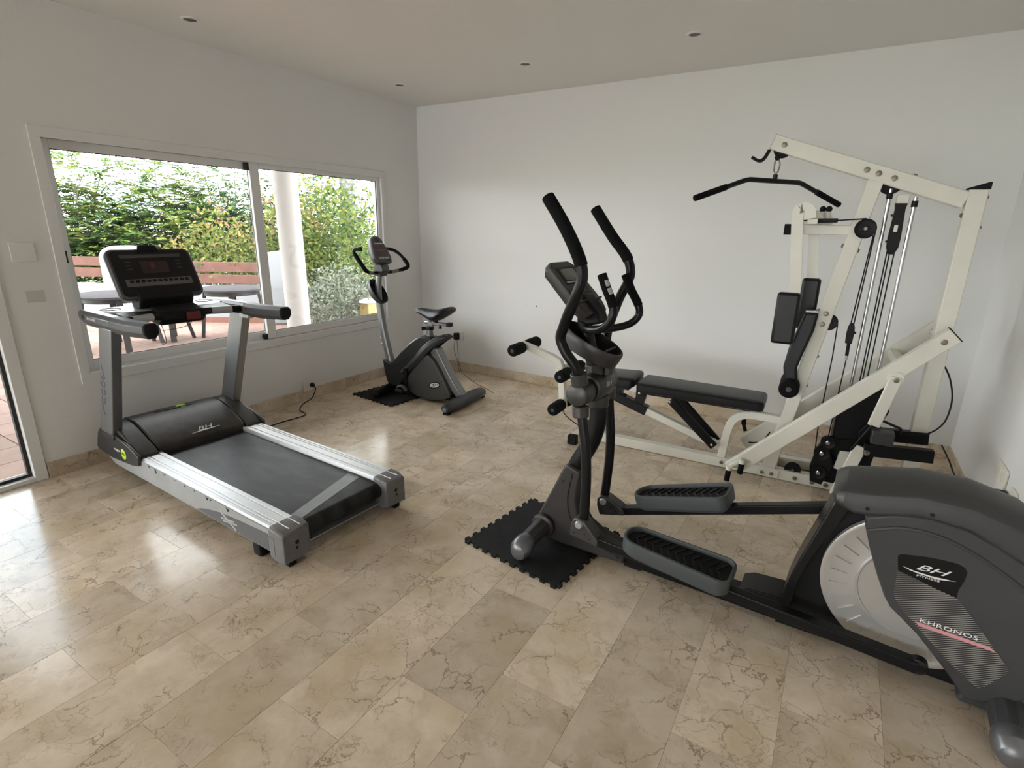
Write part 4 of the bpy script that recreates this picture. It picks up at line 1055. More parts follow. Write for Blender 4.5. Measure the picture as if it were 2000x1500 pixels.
pedal(-1, Pn, 0.402); pedal(1, Pf, 0.372)
# sliding cover where the near bar meets the crank
MB().lathe((1.452, -0.195, 0.142), (0, 1, 0), [(0.001, 0.012), (0.016, 0.012), (0.02, 0.014), (0.027, 0.018), (0.027, 0.045), (0.02, 0.05)], 20).build('crank_bearing', M['blackm'], bn)
MB().lathe((1.40, 0.145, 0.545), (0, 1, 0), [(0.02, 0.0), (0.036, 0.004), (0.036, 0.045), (0.026, 0.05), (0.001, 0.055)], 20).build('crank_bearing', M['blackm'], bf)

# tail unit
core = [(1.03, 0.03), (1.045, 0.20), (1.075, 0.32), (1.11, 0.44), (1.155, 0.56), (1.23, 0.62), (1.40, 0.66), (1.55, 0.64), (1.70, 0.55), (1.78, 0.42), (1.80, 0.28), (1.76, 0.12), (1.70, 0.05)]
MB().prism(core, -0.055, 0.055).build('inner_body', M['blackp'], E)
fo = [(1.140, 0.60), (1.097, 0.437), (1.065, 0.317), (1.040, 0.193), (1.030, 0.060)]
fi = [(1.066, 0.060), (1.075, 0.190), (1.100, 0.320), (1.140, 0.440), (1.195, 0.590)]
fo = [(p.x, p.z) for p in catmull([(a, 0, c) for a, c in fo], 5)]; fi = [(p.x, p.z) for p in catmull([(a, 0, c) for a, c in fi], 5)]
MB().prism(fo + fi, -0.082, 0.082).build('front_fender', M['blackg'], E, bevel=0.006)
DC, DR = (1.406, 0.342), 0.267
for s in (-1, 1):
    d = MB().lathe((DC[0], s * 0.075, DC[1]), (0, s, 0), [(0.02, 0.02), (0.10, 0.021), (0.153, 0.022), (0.156, 0.0255), (0.160, 0.0255), (0.163, 0.019), (0.25, 0.012), (0.256, 0.014), (DR, 0.012), (DR, -0.012), (0.02, -0.012)], 72).build('flywheel_disc', M['disc'], E)
    if s < 0:
        rib = MB().bar((0.185, 0, 0), (0.238, 0, 0.0), 0.006, 0.005); rme = rib.mesh('rib', M['disc'], 0)
        for k in range(20):
            a = math.radians(104 + k * 12.5)
            if 104 <= math.degrees(a) <= 345:
                instance('rib', rme, d, (DC[0], s * 0.0935, DC[1]), (0, -a, 0.0))
# side panels
sp_ = [(1.228, 0.590), (1.238, 0.547), (1.267, 0.462), (1.300, 0.382), (1.330, 0.318), (1.352, 0.285), (1.436, 0.219), (1.520, 0.132), (1.592, 0.050), (1.612, 0.044), (1.66, 0.068), (1.72, 0.11), (1.772, 0.19), (1.80, 0.29), (1.795, 0.38), (1.76, 0.455), (1.70, 0.520), (1.63, 0.566), (1.56, 0.602), (1.484, 0.630), (1.396, 0.638), (1.307, 0.624)]
for s in (-1, 1):
    p = MB().loft([[(x, s * 0.085, z) for x, z in sp_], [(x, s * 0.112, z) for x, z in sp_], [(1.50 + (x - 1.50) * 0.97, s * 0.124, 0.36 + (z - 0.36) * 0.965) for x, z in sp_]]).build('side_panel', M['dgrey'], E, bevel=0.003)
    if s < 0: spn = p
    aa = catmull([(1.246, s * 0.122, 0.541), (1.329, s * 0.1235, 0.578), (1.419, s * 0.1235, 0.583), (1.511, s * 0.1235, 0.556), (1.590, s * 0.1235, 0.515), (1.642, s * 0.1235, 0.480), (1.70, s * 0.1235, 0.41), (1.74, s * 0.1235, 0.33)], 5)
    MB().tube(aa, 0.007, 8).build('styling_ridge', M['dgrey'], p)
# cover along the top
cx = [1.130, 1.142, 1.165, 1.20, 1.254, 1.36, 1.49, 1.616, 1.71, 1.775, 1.815]
ct = [0.640, 0.662, 0.678, 0.688, 0.700, 0.722, 0.723, 0.694, 0.635, 0.560, 0.450]
cs_ = [0.632, 0.618, 0.606, 0.598, 0.606, 0.640, 0.634, 0.574, 0.500, 0.42, 0.32]
rings = []
for x, t_, q in zip(cx, ct, cs_):
    k = 1.0 if x > 1.17 else (0.80 if x < 1.135 else 0.93)
    w = 0.130 * k
    sec = [(-w, q), (-w * 1.005, q + (t_ - q) * 0.35), (-w * 0.93, q + (t_ - q) * 0.68), (-w * 0.70, q + (t_ - q) * 0.90), (-w * 0.35, t_ - 0.002), (0, t_)]
    sec = sec + [(-a, c_) for a, c_ in reversed(sec[:-1])]
    sec += [(w * 0.9, q - 0.012 if x > 1.14 else q), (-w * 0.9, q - 0.012 if x > 1.14 else q)]
    rings.append([(x, a, c_) for a, c_ in sec])
tc_ = MB().loft(rings).build('top_cover', M['dgrey'], E, bevel=0.003)
MB().loft([[(x, y * 1.012, z) for x, y, z in r] for r in rings[:3]], cap=True).build('cover_nose', M['hub'], tc_)
for x, z in ((1.232, 0.618), (1.395, 0.650)):
    MB().lathe((x, -0.1302, z), (0, -1, 0), [(0.001, 0.001), (0.006, 0.001), (0.007, -0.001)], 12).build('screw_hole', M['hole'], tc_)
# sticker and lettering on the near panel
Yk = -0.1243
gl = [(1.338, 0.482), (1.344, 0.490), (1.397, 0.502), (1.440, 0.508), (1.483, 0.510), (1.503, 0.503), (1.512, 0.490), (1.510, 0.455), (1.503, 0.425), (1.504, 0.395), (1.450, 0.405), (1.395, 0.420), (1.348, 0.430)]
MB().prism(gl, Yk, Yk - 0.0008).build('emblem_panel', M['blackg'], spn, smooth=0)
ln = [(1.347, 0.430), (1.395, 0.420), (1.450, 0.405), (1.504, 0.395), (1.530, 0.368), (1.601, 0.287), (1.660, 0.215), (1.666, 0.203), (1.662, 0.188), (1.624, 0.118), (1.616, 0.109), (1.604, 0.112), (1.525, 0.168), (1.389, 0.290), (1.360, 0.325), (1.352, 0.345)]
MB().prism(ln, Yk, Yk - 0.0008).build('lined_sticker', M['lined'], spn, smooth=0)
fm = lambda x, z, dx=1.0, dz=0.0: face_mtx((x, Yk - 0.0016, z), (dx, 0, dz), (-dz, 0, dx))
text('logo', 'BH', 0.030, M['white'], spn, fm(1.425, 0.464, 1, 0.04), shear=0.45, sx=2.0)
e = MB(); e.prism([(1.356, 0.451), (1.385, 0.446), (1.43, 0.444), (1.492, 0.449), (1.45, 0.439), (1.40, 0.440), (1.375, 0.444)], Yk - 0.0008, Yk - 0.0014); e.build('logo_swoosh', M['white'], spn, smooth=0)
text('logo_lettering', 'FITNESS', 0.010, M['white'], spn, fm(1.425, 0.4335, 1, 0.02), sx=1.7)
text('model_lettering', 'KHRONOS', 0.0195, M['white'], spn, fm(1.506, 0.2795), sx=1.50, spacing=1.06)
MB().prism([(1.422, 0.270), (1.610, 0.265), (1.626, 0.253), (1.436, 0.257)], Yk - 0.0008, Yk - 0.0014).build('stripe', M['pink'], spn, smooth=0)
# rear foot
MB().prism([(1.575, 0.020), (1.60, 0.105), (1.66, 0.12), (1.73, 0.12), (1.76, 0.02)], -0.105, 0.105).build('rear_clamp', M['dgrey'], E, bevel=0.012, seg=3)
rf = MB().tube([(1.69, -0.225, 0.052), (1.69, -0.09, 0.066), (1.69, 0.09, 0.066), (1.69, 0.225, 0.052)], [0.046, 0.050, 0.050, 0.046], 10).build('rear_foot', M['dgrey'], E, bevel=0.004)
for s in (-1, 1):
    MB().loft([[(1.69 + r * math.cos(a), s * y, z0 + r * math.sin(a)) for a in [2 * PI * k / 18 for k in range(18)]] for y, r, z0 in ((0.215, 0.047, 0.052), (0.235, 0.052, 0.052), (0.27, 0.050, 0.05), (0.292, 0.038, 0.042), (0.30, 0.015, 0.038))]).build('foot_cap', M['caps'], rf)

# computer, bottle ring, fixed bars
ed = V((0.196, 0, -0.196)).normalized(); en = V((0.707, 0, 0.707))
def ep(v, y, o): return V((-0.018, 0, 1.338)) + ed * v + V((0, y, 0)) + en * o
def eplate(ol, o0, o1, k=1.0): return MB().loft([[ep(v, y, o0) for v, y in ol], [ep(v, y, o1) for v, y in ol]])
eo = [(0.0, -0.075), (0.0, 0.075), (0.022, 0.105), (0.19, 0.112), (0.245, 0.105), (0.283, 0.085), (0.283, -0.085), (0.245, -0.105), (0.19, -0.112), (0.022, -0.105)]
ec = MB().loft([[ep(0.14 + (v - 0.14) * .9, y * .88, -0.05) for v, y in eo], [ep(v, y, -0.028) for v, y in eo], [ep(v, y, 0.0) for v, y in eo], [ep(0.14 + (v - 0.14) * .97, y * .96, 0.006) for v, y in eo]]).build('console', M['brown'], E, bevel=0.004)
eplate([(0.035, -0.080), (0.035, 0.080), (0.125, 0.085), (0.125, -0.085)], 0.006, 0.0075).build('bezel', M['blackp'], ec, smooth=0)
eplate([(0.045, -0.060), (0.045, 0.060), (0.105, 0.064), (0.105, -0.064)], 0.0075, 0.0085).build('display', M['lcd'], ec, smooth=0)
eplate([(0.112, -0.075), (0.112, 0.075), (0.118, 0.075), (0.118, -0.075)], 0.0075, 0.009).build('trim_line', M['silverprint'], ec, smooth=0)
for i in range(3):
    for j in range(2):
        eplate([(0.145 + j * 0.028, -0.055 + i * 0.045), (0.145 + j * 0.028, -0.025 + i * 0.045), (0.163 + j * 0.028, -0.025 + i * 0.045), (0.163 + j * 0.028, -0.055 + i * 0.045)], 0.006, 0.009).build('key', M['blackp'], ec)
eplate([(0.215, -0.105), (0.215, 0.105), (0.222, 0.105), (0.222, -0.105)], 0.006, 0.016).build('book_ledge', M['brown'], ec, bevel=0.002)
eplate([(0.228, 0.0), (0.228, 0.06), (0.265, 0.055), (0.265, -0.01)], 0.006, 0.0072).build('label_window', M['blackg'], ec, smooth=0)
MB().prism([(0.11, 1.10), (0.15, 1.085), (0.215, 1.10), (0.20, 1.145), (0.13, 1.215), (0.085, 1.22)], -0.045, 0.045).build('console_bracket', M['blackp'], E, bevel=0.01)
# ring
rc = V((0.155, 0, 1.000)); ra = V((0.914, 0, -0.407)); rb = V((0, 1, 0)); rnn = V((0.407, 0, 0.914))
def rr(k, o, wob=0): return [rc + ra * (0.142 * k * math.cos(a)) + rb * (0.088 * k * math.sin(a)) + rnn * o for a in [2 * PI * i / 40 for i in range(40)]]
rg_ = MB().loft([rr(1.0, -0.036), rr(1.04, 0.0), rr(1.05, 0.028), rr(1.02, 0.034), rr(0.97, 0.032), rr(0.93, 0.0), rr(0.90, -0.034)], cap=False).add([], [])
rg_.loft([rr(0.90, -0.034), rr(1.0, -0.036)], cap=False)
rgo = rg_.build('bottle_ring', M['brown'], E)
MB().loft([rr(0.97, -0.036), rr(0.97, -0.030)]).build('ring_floor', M['blackp'], rgo, smooth=0)
MB().tube([rc + ra * 0.09 + rb * -0.05 + rnn * 0.03, rc + ra * 0.09 + rb * 0.05 + rnn * 0.03], 0.005, 8).build('ring_wire', M['gripg'], rgo)
MB().tube([(0.05, -0.06, 0.985), (0.15, -0.035, 0.965)], 0.008, 8).build('ring_strut', M['gripg'], rgo)
def fixed(pts):
    f = MB().tube(catmull(pts, 7), 0.0165, 14).build('fixed_bar', M['blackm'], E)
    g = catmull(pts, 7)[-15:]
    MB().tube(g, 0.019, 14).build('foam_sleeve', M['foam'], f, bevel=0.003)
    return f
f1 = fixed([(0.150, -0.035, 1.068), (0.195, -0.09, 1.078), (0.262, -0.13, 1.098), (0.302, -0.14, 1.138), (0.306, -0.138, 1.188), (0.272, -0.132, 1.254), (0.246, -0.13, 1.310)])
f2 = fixed([(0.150, 0.035, 1.060), (0.190, 0.12, 1.055), (0.250, 0.185, 1.072), (0.285, 0.20, 1.11), (0.283, 0.20, 1.155), (0.241, 0.20, 1.225), (0.210, 0.20, 1.288)])
for a in (0.30, 0.66):
    p0 = V((0.290, -0.1345, 1.219)).lerp(V((0.250, -0.13, 1.302)), a); dd = V((-0.040, 0, 0.083)).normalized()
    MB().bar(p0 + V((0.0135, -0.011, 0.005)) - dd * 0.013, p0 + V((0.0135, -0.011, 0.005)) + dd * 0.013, 0.016, 0.008, side=(0.5, 0.8, 0)).build('pulse_sensor', M['silverprint'], f1, bevel=0.003)

# =================================================================== white multi-gym
G = thing('multi_gym', 'cream white multi-gym with black bench pads, lat bar and weight stack', 'multi gym', (4.0, -0.965, 0.0), 0.03755)
def bolt(p, par, r=0.0105, d=(0, -1, 0), m='bolt'):
    return MB().lathe(p, d, [(r * 0.55, 0.0), (r, 0.0), (r, 0.003), (r * 0.62, 0.004), (r * 0.6, 0.009), (0.001, 0.0095)], 14).build('bolt', M[m], par)
base = MB().box(-1.60, 0.44, -0.030, 0.030, 0.004, 0.068).build('base_beam', M['cream'], G, bevel=0.004)
for x, z in ((-0.206, 0.034), (-0.112, 0.030), (-0.040, 0.030)): bolt((x, -0.030, z), base, 0.013)
cf = MB().box(-1.645, -1.59, -0.165, 0.165, 0.004, 0.062).build('front_crossfoot', M['cream'], G, bevel=0.004)
for s in (-1, 1): MB().box(-1.650, -1.585, s * 0.164 - 0.026, s * 0.164 + 0.026, 0.0, 0.068).build('foot_cap', M['rubber'], cf, bevel=0.006)
rc_ = MB().box(0.38, 0.44, -0.14, 0.30, 0.004, 0.062).build('rear_crossfoot', M['cream'], G, bevel=0.004)
for y in (-0.14, 0.30): MB().box(0.375, 0.445, y - 0.025, y + 0.025, 0.0, 0.068).build('foot_cap', M['rubber'], rc_, bevel=0.006)
MB().bar((-0.36, 0.225, 0.034), (0.42, 0.262, 0.034), 0.055, 0.06).build('second_base_beam', M['cream'], G, bevel=0.004)
MB().bar((-0.34, 0.03, 0.034), (-0.34, 0.20, 0.034), 0.055, 0.06, side=(1, 0, 0)).build('base_brace', M['cream'], G, bevel=0.003)
# rear post
post = MB().box(0.300, 0.377, -0.030, 0.030, 0.060, 1.690).build('rear_post', M['cream'], G, bevel=0.005)
MB().prism([(0.296, 1.690), (0.381, 1.690), (0.381, 1.722), (0.372, 1.722), (0.298, 1.697)], -0.032, 0.032).build('post_cap', M['rubber'], post)
for z in (1.655, 1.515): bolt((0.377, 0.0, z), post, 0.011, (1, 0, 0))
bolt((0.300, 0.0, 1.57), post, 0.013, (-1, 0, 0))
# inclined front upright
ft0, ft1 = V((-0.358, 0, 0.06)), V((-0.086, 0, 1.74))
up_ = MB().bar(ft0, ft1, 0.060, 0.072).build('front_upright', M['cream'], G, bevel=0.005)
MB().prism([(-0.42, 0.012), (-0.30, 0.012), (-0.295, 0.060), (-0.335, 0.075), (-0.40, 0.075), (-0.42, 0.06)], -0.038, -0.031).build('gusset_plate', M['cream'], up_, bevel=0.002)
for x in (-0.390, -0.335): bolt((x, -0.038, 0.034), up_, 0.012)
def on_up(t, n=0.0):   # point along the upright axis at height t, n metres forward (-x side)
    k = (t - ft0.z) / (ft1.z - ft0.z); p = ft0.lerp(ft1, k); d = (ft1 - ft0).normalized()
    return p + V((-d.z, 0, d.x)) * n
for t in (1.045, 0.985): bolt(on_up(t) + V((0, -0.030, 0)), up_, 0.014)
for t in (0.80, 0.62): bolt(on_up(t, -0.036), up_, 0.010, (0.98, 0, -0.16))
for t in (1.405, ): bolt(on_up(t, 0.036), up_, 0.014, (-0.98, 0, 0.16)); bolt(on_up(t - 0.01, -0.036), up_, 0.014, (0.98, 0, -0.16))
# top beam
tb0, tb1 = V((-0.597, 0, 1.952)), V((0.300, 0, 1.640))
top = MB().bar(tb0, tb1, 0.060, 0.078).build('top_beam', M['cream'], G, bevel=0.005)
dt = (tb1 - tb0).normalized(); nt_ = V((-dt.z, 0, dt.x))
MB().bar(tb0 - dt * 0.004, tb0 + dt * 0.002, 0.068, 0.084).build('end_plate', M['cream'], top)
for a in (0.065, 0.49, 0.547, 0.622): bolt(tb0 + dt * a + V((0, -0.030, 0)), top, 0.0145)
bolt(tb0 + dt * 0.70 + nt_ * 0.039 , top, 0.012, (nt_.x, 0, nt_.z))
for y in (-0.012, 0.014):
    MB().tube(catmull([tb0 - dt * 0.006 + V((0, y, -0.02)), tb0 - dt * 0.008 + V((-0.01, y, -0.055)), V((-0.632, y, 1.868)), V((-0.655, y, 1.858)), V((-0.694, y, 1.878))], 6), 0.008, 10).build('bar_hook', M['blackm'], top)
def pulley(c, r, par, w=0.012, axis=(0, 1, 0)):
    ax = V(axis).normalized()
    p = MB().lathe(V(c) - ax * w, axis, [(0.006, 0.0), (r * 0.35, 0.0), (r * 0.4, 0.003), (r * 0.85, 0.003), (r, 0.0), (r, 0.004), (r * 0.86, w), (r, 2 * w - 0.004), (r, 2 * w), (r * 0.85, 2 * w - 0.003), (r * 0.4, 2 * w - 0.003), (r * 0.35, 2 * w), (0.006, 2 * w)], 28).build('pulley', M['blackp'], par)
    MB().lathe(V(c) - ax * (w + 0.003), axis, [(0.001, 0), (0.008, 0), (0.009, 0.003), (0.009, 2 * w + 0.003), (0.008, 2 * w + 0.006), (0.001, 2 * w + 0.006)], 12).build('axle', M['bolt'], p)
    return p
pulley(tb0 + dt * 0.065 - nt_ * 0.020, 0.045, top, 0.010)
pulley(tb0 + dt * 0.622 - nt_ * 0.022, 0.055, top, 0.010)
pl = pulley((-0.092, -0.047, 1.502), 0.050, up_, 0.011)
pulley(on_up(1.0, -0.030), 0.045, up_, 0.010)
# lat bar on its snap link
G_lat = thing('lat_bar', 'black cranked lat pulldown bar hanging from the top beam', 'lat bar', G.matrix_basis @ V((-0.561, 0, 1.75)), 0.03755)
hx, hy = 0.335, 0.42
dl = V((hx, hy, 0)).normalized(); hl = 0.537
bp = [-dl * hl + V((0, 0, -0.108)), -dl * (hl * .40) + V((0, 0, -0.006)), -dl * (hl * .34) + V((0, 0, 0.0)), V((0, 0, 0)), dl * (hl * .34), dl * (hl * .40) + V((0, 0, -0.006)), dl * hl + V((0, 0, -0.108))]
lb = MB().tube(bp, 0.0135, 12).build('bar', M['blackm'], G_lat)
for s in (-1, 1):
    a = dl * s * hl + V((0, 0, -0.108)); b2 = dl * s * (hl * .40) + V((0, 0, -0.006))
    MB().tube([a - (b2 - a).normalized() * 0.004, a.lerp(b2, 0.62)], 0.0165, 14).build('grip', M['foam'], lb, bevel=0.003)
MB().tube([(0, 0, 0.008), (0, 0, 0.034)], 0.013, 14).build('swivel', M['blackm'], G_lat)
MB().tube([(0, -0.0, 0.034), (0.010, 0, 0.05), (0.015, 0, 0.085), (0.008, 0, 0.108), (-0.004, 0, 0.112), (-0.012, 0, 0.10), (-0.012, 0, 0.055)], 0.0042, 8, closed=True).build('snap_link', M['bolt'], G_lat)
MB().ball((-0.002, 0, 0.122), 0.015, 0.015, 0.016).build('cable_stop', M['blackp'], G_lat)
# guide rods, cables and hanging pulley blocks
for x, z1 in ((-0.012, 1.70), (0.100, 1.66)):
    r = MB().tube([(x, 0, 0.06), (x, 0, z1)], 0.0095, 14).build('guide_rod', M['chrome'], G)
    MB().tube([(x, 0, z1 - 0.05), (x, 0, z1 - 0.02)], 0.014, 14).build('rod_collar', M['blackp'], r)
pbk = MB().loft([[(0.044 + a * w, b_ * 0.017, z) for a, b_ in ((-1, -1), (1, -1), (1, 1), (-1, 1))] for z, w in ((1.375, 0.012), (1.41, 0.026), (1.46, 0.028), (1.60, 0.022), (1.625, 0.026), (1.630, 0.026))]).build('pulley_block', M['blackp'], G, bevel=0.003)
MB().box(0.030, 0.052, -0.0185, 0.0185, 1.485, 1.525).build('block_slot', M['cream'], pbk, bevel=0.006)
MB().box(0.020, 0.072, -0.018, 0.018, 1.628, 1.67).build('block_hanger', M['cream'], pbk, bevel=0.003)
for z in (1.57, 1.44): bolt((0.018, 0.0, z), pbk, 0.008, (-1, 0, 0), 'blackp')
sb = MB().loft([[(-0.068 + a * w, -0.045 + b_ * 0.014, z) for a, b_ in ((-1, -1), (1, -1), (1, 1), (-1, 1))] for z, w in ((0.895, 0.016), (0.95, 0.018), (0.985, 0.016), (1.008, 0.008))]).build('pulley_block', M['blackp'], G, bevel=0.003)
MB().tube([(-0.066, -0.045, 0.895), (-0.064, -0.045, 0.825)], 0.009, 10).build('turnbuckle', M['blackp'], sb)
bolt((-0.050, -0.045, 0.955), sb, 0.009, (1, 0, 0), 'blackp')
MB().tube([(-0.064, -0.045, 0.825), (-0.063, -0.045, 0.80)], 0.006, 8).build('eyelet', M['chrome'], sb)
def cable(pts, r=0.0032): return MB().tube(pts, r, 8).build('cable', M['blackp'], G)
cable([(-0.046, -0.047, 1.49), (-0.060, -0.045, 1.0)]); cable([(-0.052, -0.047, 1.47), (-0.074, -0.045, 1.0)])
cable([(-0.063, -0.045, 0.80), (-0.07, -0.06, 0.55), (-0.08, -0.06, 0.22)])
cable([on_up(1.0, -0.074), V((-0.128, 0, 0.8)), V((-0.135, -0.02, 0.40)), V((-0.12, -0.03, 0.08))])
for x in (0.026, 0.038, 0.058): cable([(x, -0.002, 1.40), (x - 0.002, -0.002, 0.60)])
cable([(-0.561, 0, 1.895), (-0.563, 0, 1.885)], 0.003)
cable(catmull([(0.377, -0.02, 0.82), (0.405, -0.06, 0.76), (0.425, -0.10, 0.66), (0.410, -0.12, 0.54), (0.345, -0.12, 0.465), (0.262, -0.12, 0.452)], 8), 0.004)
# weight stack: every plate
st_ = MB().box(-0.06, 0.15, -0.085, 0.085, 0.075, 0.10).build('stack_base', M['blackp'], G)
wp = MB().box(-0.060, 0.150, -0.085, 0.085, 0, 0.0275).mesh('weight_plate', M['blackp'], 0)
for i in range(17): instance('weight_plate', wp, st_, (0, 0, 0.102 + i * 0.0285))
MB().tube([(0.044, 0, 0.60), (0.044, 0, 0.66)], 0.012, 12).build('stack_stem', M['chrome'], st_)
MB().prism([(-0.052, 0.50), (-0.045, 0.575), (0.140, 0.735), (0.150, 0.70), (0.145, 0.50), (0.06, 0.36), (-0.05, 0.36)], -0.120, -0.112).build('stack_guard', M['blackp'], G, bevel=0.002)
# butterfly yoke
hz = MB().box(-0.44, -0.10, -0.024, 0.024, 1.468, 1.518).build('yoke_arm', M['cream'], G, bevel=0.004)
MB().box(-0.475, -0.438, -0.027, 0.027, 1.464, 1.522).build('end_plug', M['rubber'], hz, bevel=0.003)
MB().bar((-0.34, -0.13, 1.535), (-0.34, 0.14, 1.535), 0.05, 0.03, side=(1, 0, 0)).build('yoke_bracket', M['cream'], hz, bevel=0.004)
MB().prism([(-0.40, 1.52), (-0.30, 1.52), (-0.29, 1.56), (-0.31, 1.59), (-0.39, 1.60), (-0.42, 1.575)], 0.03, 0.045).build('yoke_plate', M['cream'], hz, bevel=0.003)
for x in (-0.302, -0.272):
    k = MB().tube([(x, 0.05, 1.545), (x, 0.05, 1.59)], 0.011, 12).build('knob_stem', M['cream'], hz)
    MB().ball((x, 0.05, 1.603), 0.0165).build('knob', M['blackp'], k)
MB().tube([(-0.40, -0.035, 1.54), (-0.335, -0.042, 1.540)], 0.003, 8).build('yoke_cable', M['blackp'], hz)
MB().bar((-0.337, -0.045, 1.540), (-0.222, -0.047, 1.542), 0.020, 0.022).build('turnbuckle', M['blackp'], hz, bevel=0.004)
MB().tube([(-0.222, -0.047, 1.542), (-0.095, -0.047, 1.552)], 0.0032, 8).build('yoke_cable', M['blackp'], hz)
def fly(y, x0, z0, x1, z1, padc, pw, pz0, pz1, nm):
    a = MB().sweep(catmull([(x0 + 0.055, y, z0 - 0.055), (x0 + 0.045, y, z0 - 0.012), (x0 + 0.012, y, z0 - 0.002), (x0 - 0.004, y, z0 - 0.05), (x1, y, z1), (x1 + 0.006, y, pz0 + 0.05)], 6), 0.044, 0.056).build('fly_arm', M['cream'], G, bevel=0.006)
    MB().box(padc - pw, padc + pw, y - 0.055, y - 0.0, pz0, pz1).build('arm_pad', M['vinyl'], a, bevel=0.016, seg=3)
    return a
fly(-0.125, -0.408, 1.603, -0.370, 1.18, -0.392, 0.058, 0.875, 1.160, 'near')
fly(0.135, -0.325, 1.575, -0.298, 1.23, -0.296, 0.048, 0.93, 1.225, 'far')
# roller arm hanging by the upright
rb_ = MB().loft([[(x + a * w, -0.062 + b_ * 0.028, z) for a, b_ in ((-1, -1), (1, -1), (1, 1), (-1, 1))] for x, z, w in ((-0.268, 1.052, 0.034), (-0.285, 0.95, 0.042), (-0.312, 0.84, 0.042), (-0.330, 0.73, 0.036), (-0.318, 0.66, 0.036), (-0.314, 0.62, 0.034))]).build('roller_arm', M['vinyl'], G, bevel=0.014, seg=3)
MB().bar((-0.300, -0.06, 1.055), (-0.236, -0.06, 1.058), 0.05, 0.012).build('arm_cap', M['silver'], rb_, bevel=0.003)
rl = MB().tube([(-0.318, -0.145, 0.612), (-0.318, 0.11, 0.612)], 0.054, 24).build('foam_roller', M['foam'], rb_, bevel=0.014, seg=3)
MB().lathe((-0.318, -0.146, 0.612), (0, -1, 0), [(0.001, 0.003), (0.013, 0.002), (0.016, -0.002)], 14).build('roller_cap', M['gripg'], rl)
MB().tube(catmull([on_up(1.05, 0.036) + V((0.01, 0.0, 0.01)), on_up(1.04, 0.062), on_up(1.01, 0.070), on_up(0.99, 0.055)], 5), 0.005, 8).build('hook', M['bolt'], up_)
# press arms, pivoted on the rear post
pv, pe = V((0.325, 0, 0.978)), V((-0.572, 0, 0.082))
pv2 = V((0.36, 0, 0.995))
for s in (-1, 1):
    y = s * 0.172
    dd = (pe - pv).normalized(); nn_ = V((-dd.z, 0, dd.x))
    a0, a1 = pv - dd * 0.045, pe
    ol = [a0 + nn_ * -0.040, a0 + nn_ * 0.040, V((-0.500, 0, 0.075)), V((-0.60, 0, 0.092)), a1 + nn_ * -0.040]
    q = [(p.x, p.z) for p in (a0 - nn_ * 0.039, a0 + nn_ * 0.039)] + ([(-0.485, 0.082), (-0.598, 0.098)] if s < 0 else [(-0.475, 0.094), (-0.512, 0.105), (-0.560, 0.158)])
    pa = MB().prism(q, y - 0.026, y + 0.026).build('press_arm', M['cream'], G, bevel=0.004)
    MB().bar(a0 + V((0, y, 0)) - dd * 0.004, a0 + V((0, y, 0)), 0.054, 0.080).build('end_plug', M['rubber'], pa)
    bolt((0.318, y - 0.026, 0.972), pa, 0.015)
    if s < 0:
        for gx, gy, z0, z1 in ((-0.565, -0.225, 0.094, 0.008), (-0.498, -0.222, 0.150, 0.070)):
            st2 = MB().tube([(gx, gy, z0 + 0.012), (gx, gy, z0 - 0.012)], 0.018, 14).build('grip_socket', M['cream'], pa)
            MB().tube([(gx, gy, z0 - 0.010), (gx - 0.004, gy, z1)], 0.0165, 14).build('grip', M['foam'], st2, bevel=0.004)
        MB().bar((-0.565, -0.212, 0.100), (-0.498, -0.212, 0.160), 0.03, 0.02).build('grip_bar', M['cream'], pa, bevel=0.003)
    else:
        gs = MB().tube([(-0.53, y - 0.03, 0.22), (-0.545, y - 0.03, 0.26)], 0.012, 12).build('grip_socket', M['blackm'], pa)
        MB().tube([(-0.545, y - 0.03, 0.26), (-0.552, y - 0.03, 0.345)], 0.015, 14).build('grip', M['foam'], gs, bevel=0.004)
        MB().tube(catmull([(-0.50, y - 0.028, 0.145), (-0.45, y - 0.028, 0.155), (-0.41, y - 0.028, 0.19), (-0.385, y - 0.028, 0.24)], 5), 0.004, 8).build('loose_cable', M['blackp'], pa)
MB().tube([(0.318, -0.198, 0.972), (0.318, 0.198, 0.972)], 0.014, 14).build('pivot_rod', M['cream'], G)
MB().bar((0.165, -0.146, 0.835), (0.165, 0.146, 0.835), 0.045, 0.045, side=(1, 0, 0)).build('arm_crossbar', M['cream'], G, bevel=0.004)
# link from the near press arm down to the base
lk = MB().bar((0.158, -0.225, 0.775), (0.105, -0.225, 0.50), 0.018, 0.058).build('link_plate', M['cream'], G, bevel=0.006)
MB().lathe((0.158, -0.216, 0.762), (0, -1, 0), [(0.001, 0.002), (0.036, 0.002), (0.038, -0.002), (0.038, -0.02), (0.001, -0.02)], 22).build('link_eye', M['cream'], lk); bolt((0.158, -0.236, 0.762), lk, 0.013)
MB().bar((0.112, -0.226, 0.53), (0.028, -0.222, 0.345), 0.016, 0.012).build('black_strut', M['blackm'], G, bevel=0.003)
MB().bar((0.070, -0.218, 0.375), (0.000, -0.21, 0.06), 0.020, 0.060).build('lower_leg', M['cream'], G, bevel=0.004)
MB().bar((0.125, -0.20, 0.37), (0.085, -0.19, 0.06), 0.020, 0.040).build('rear_leg', M['blackm'], G, bevel=0.003)
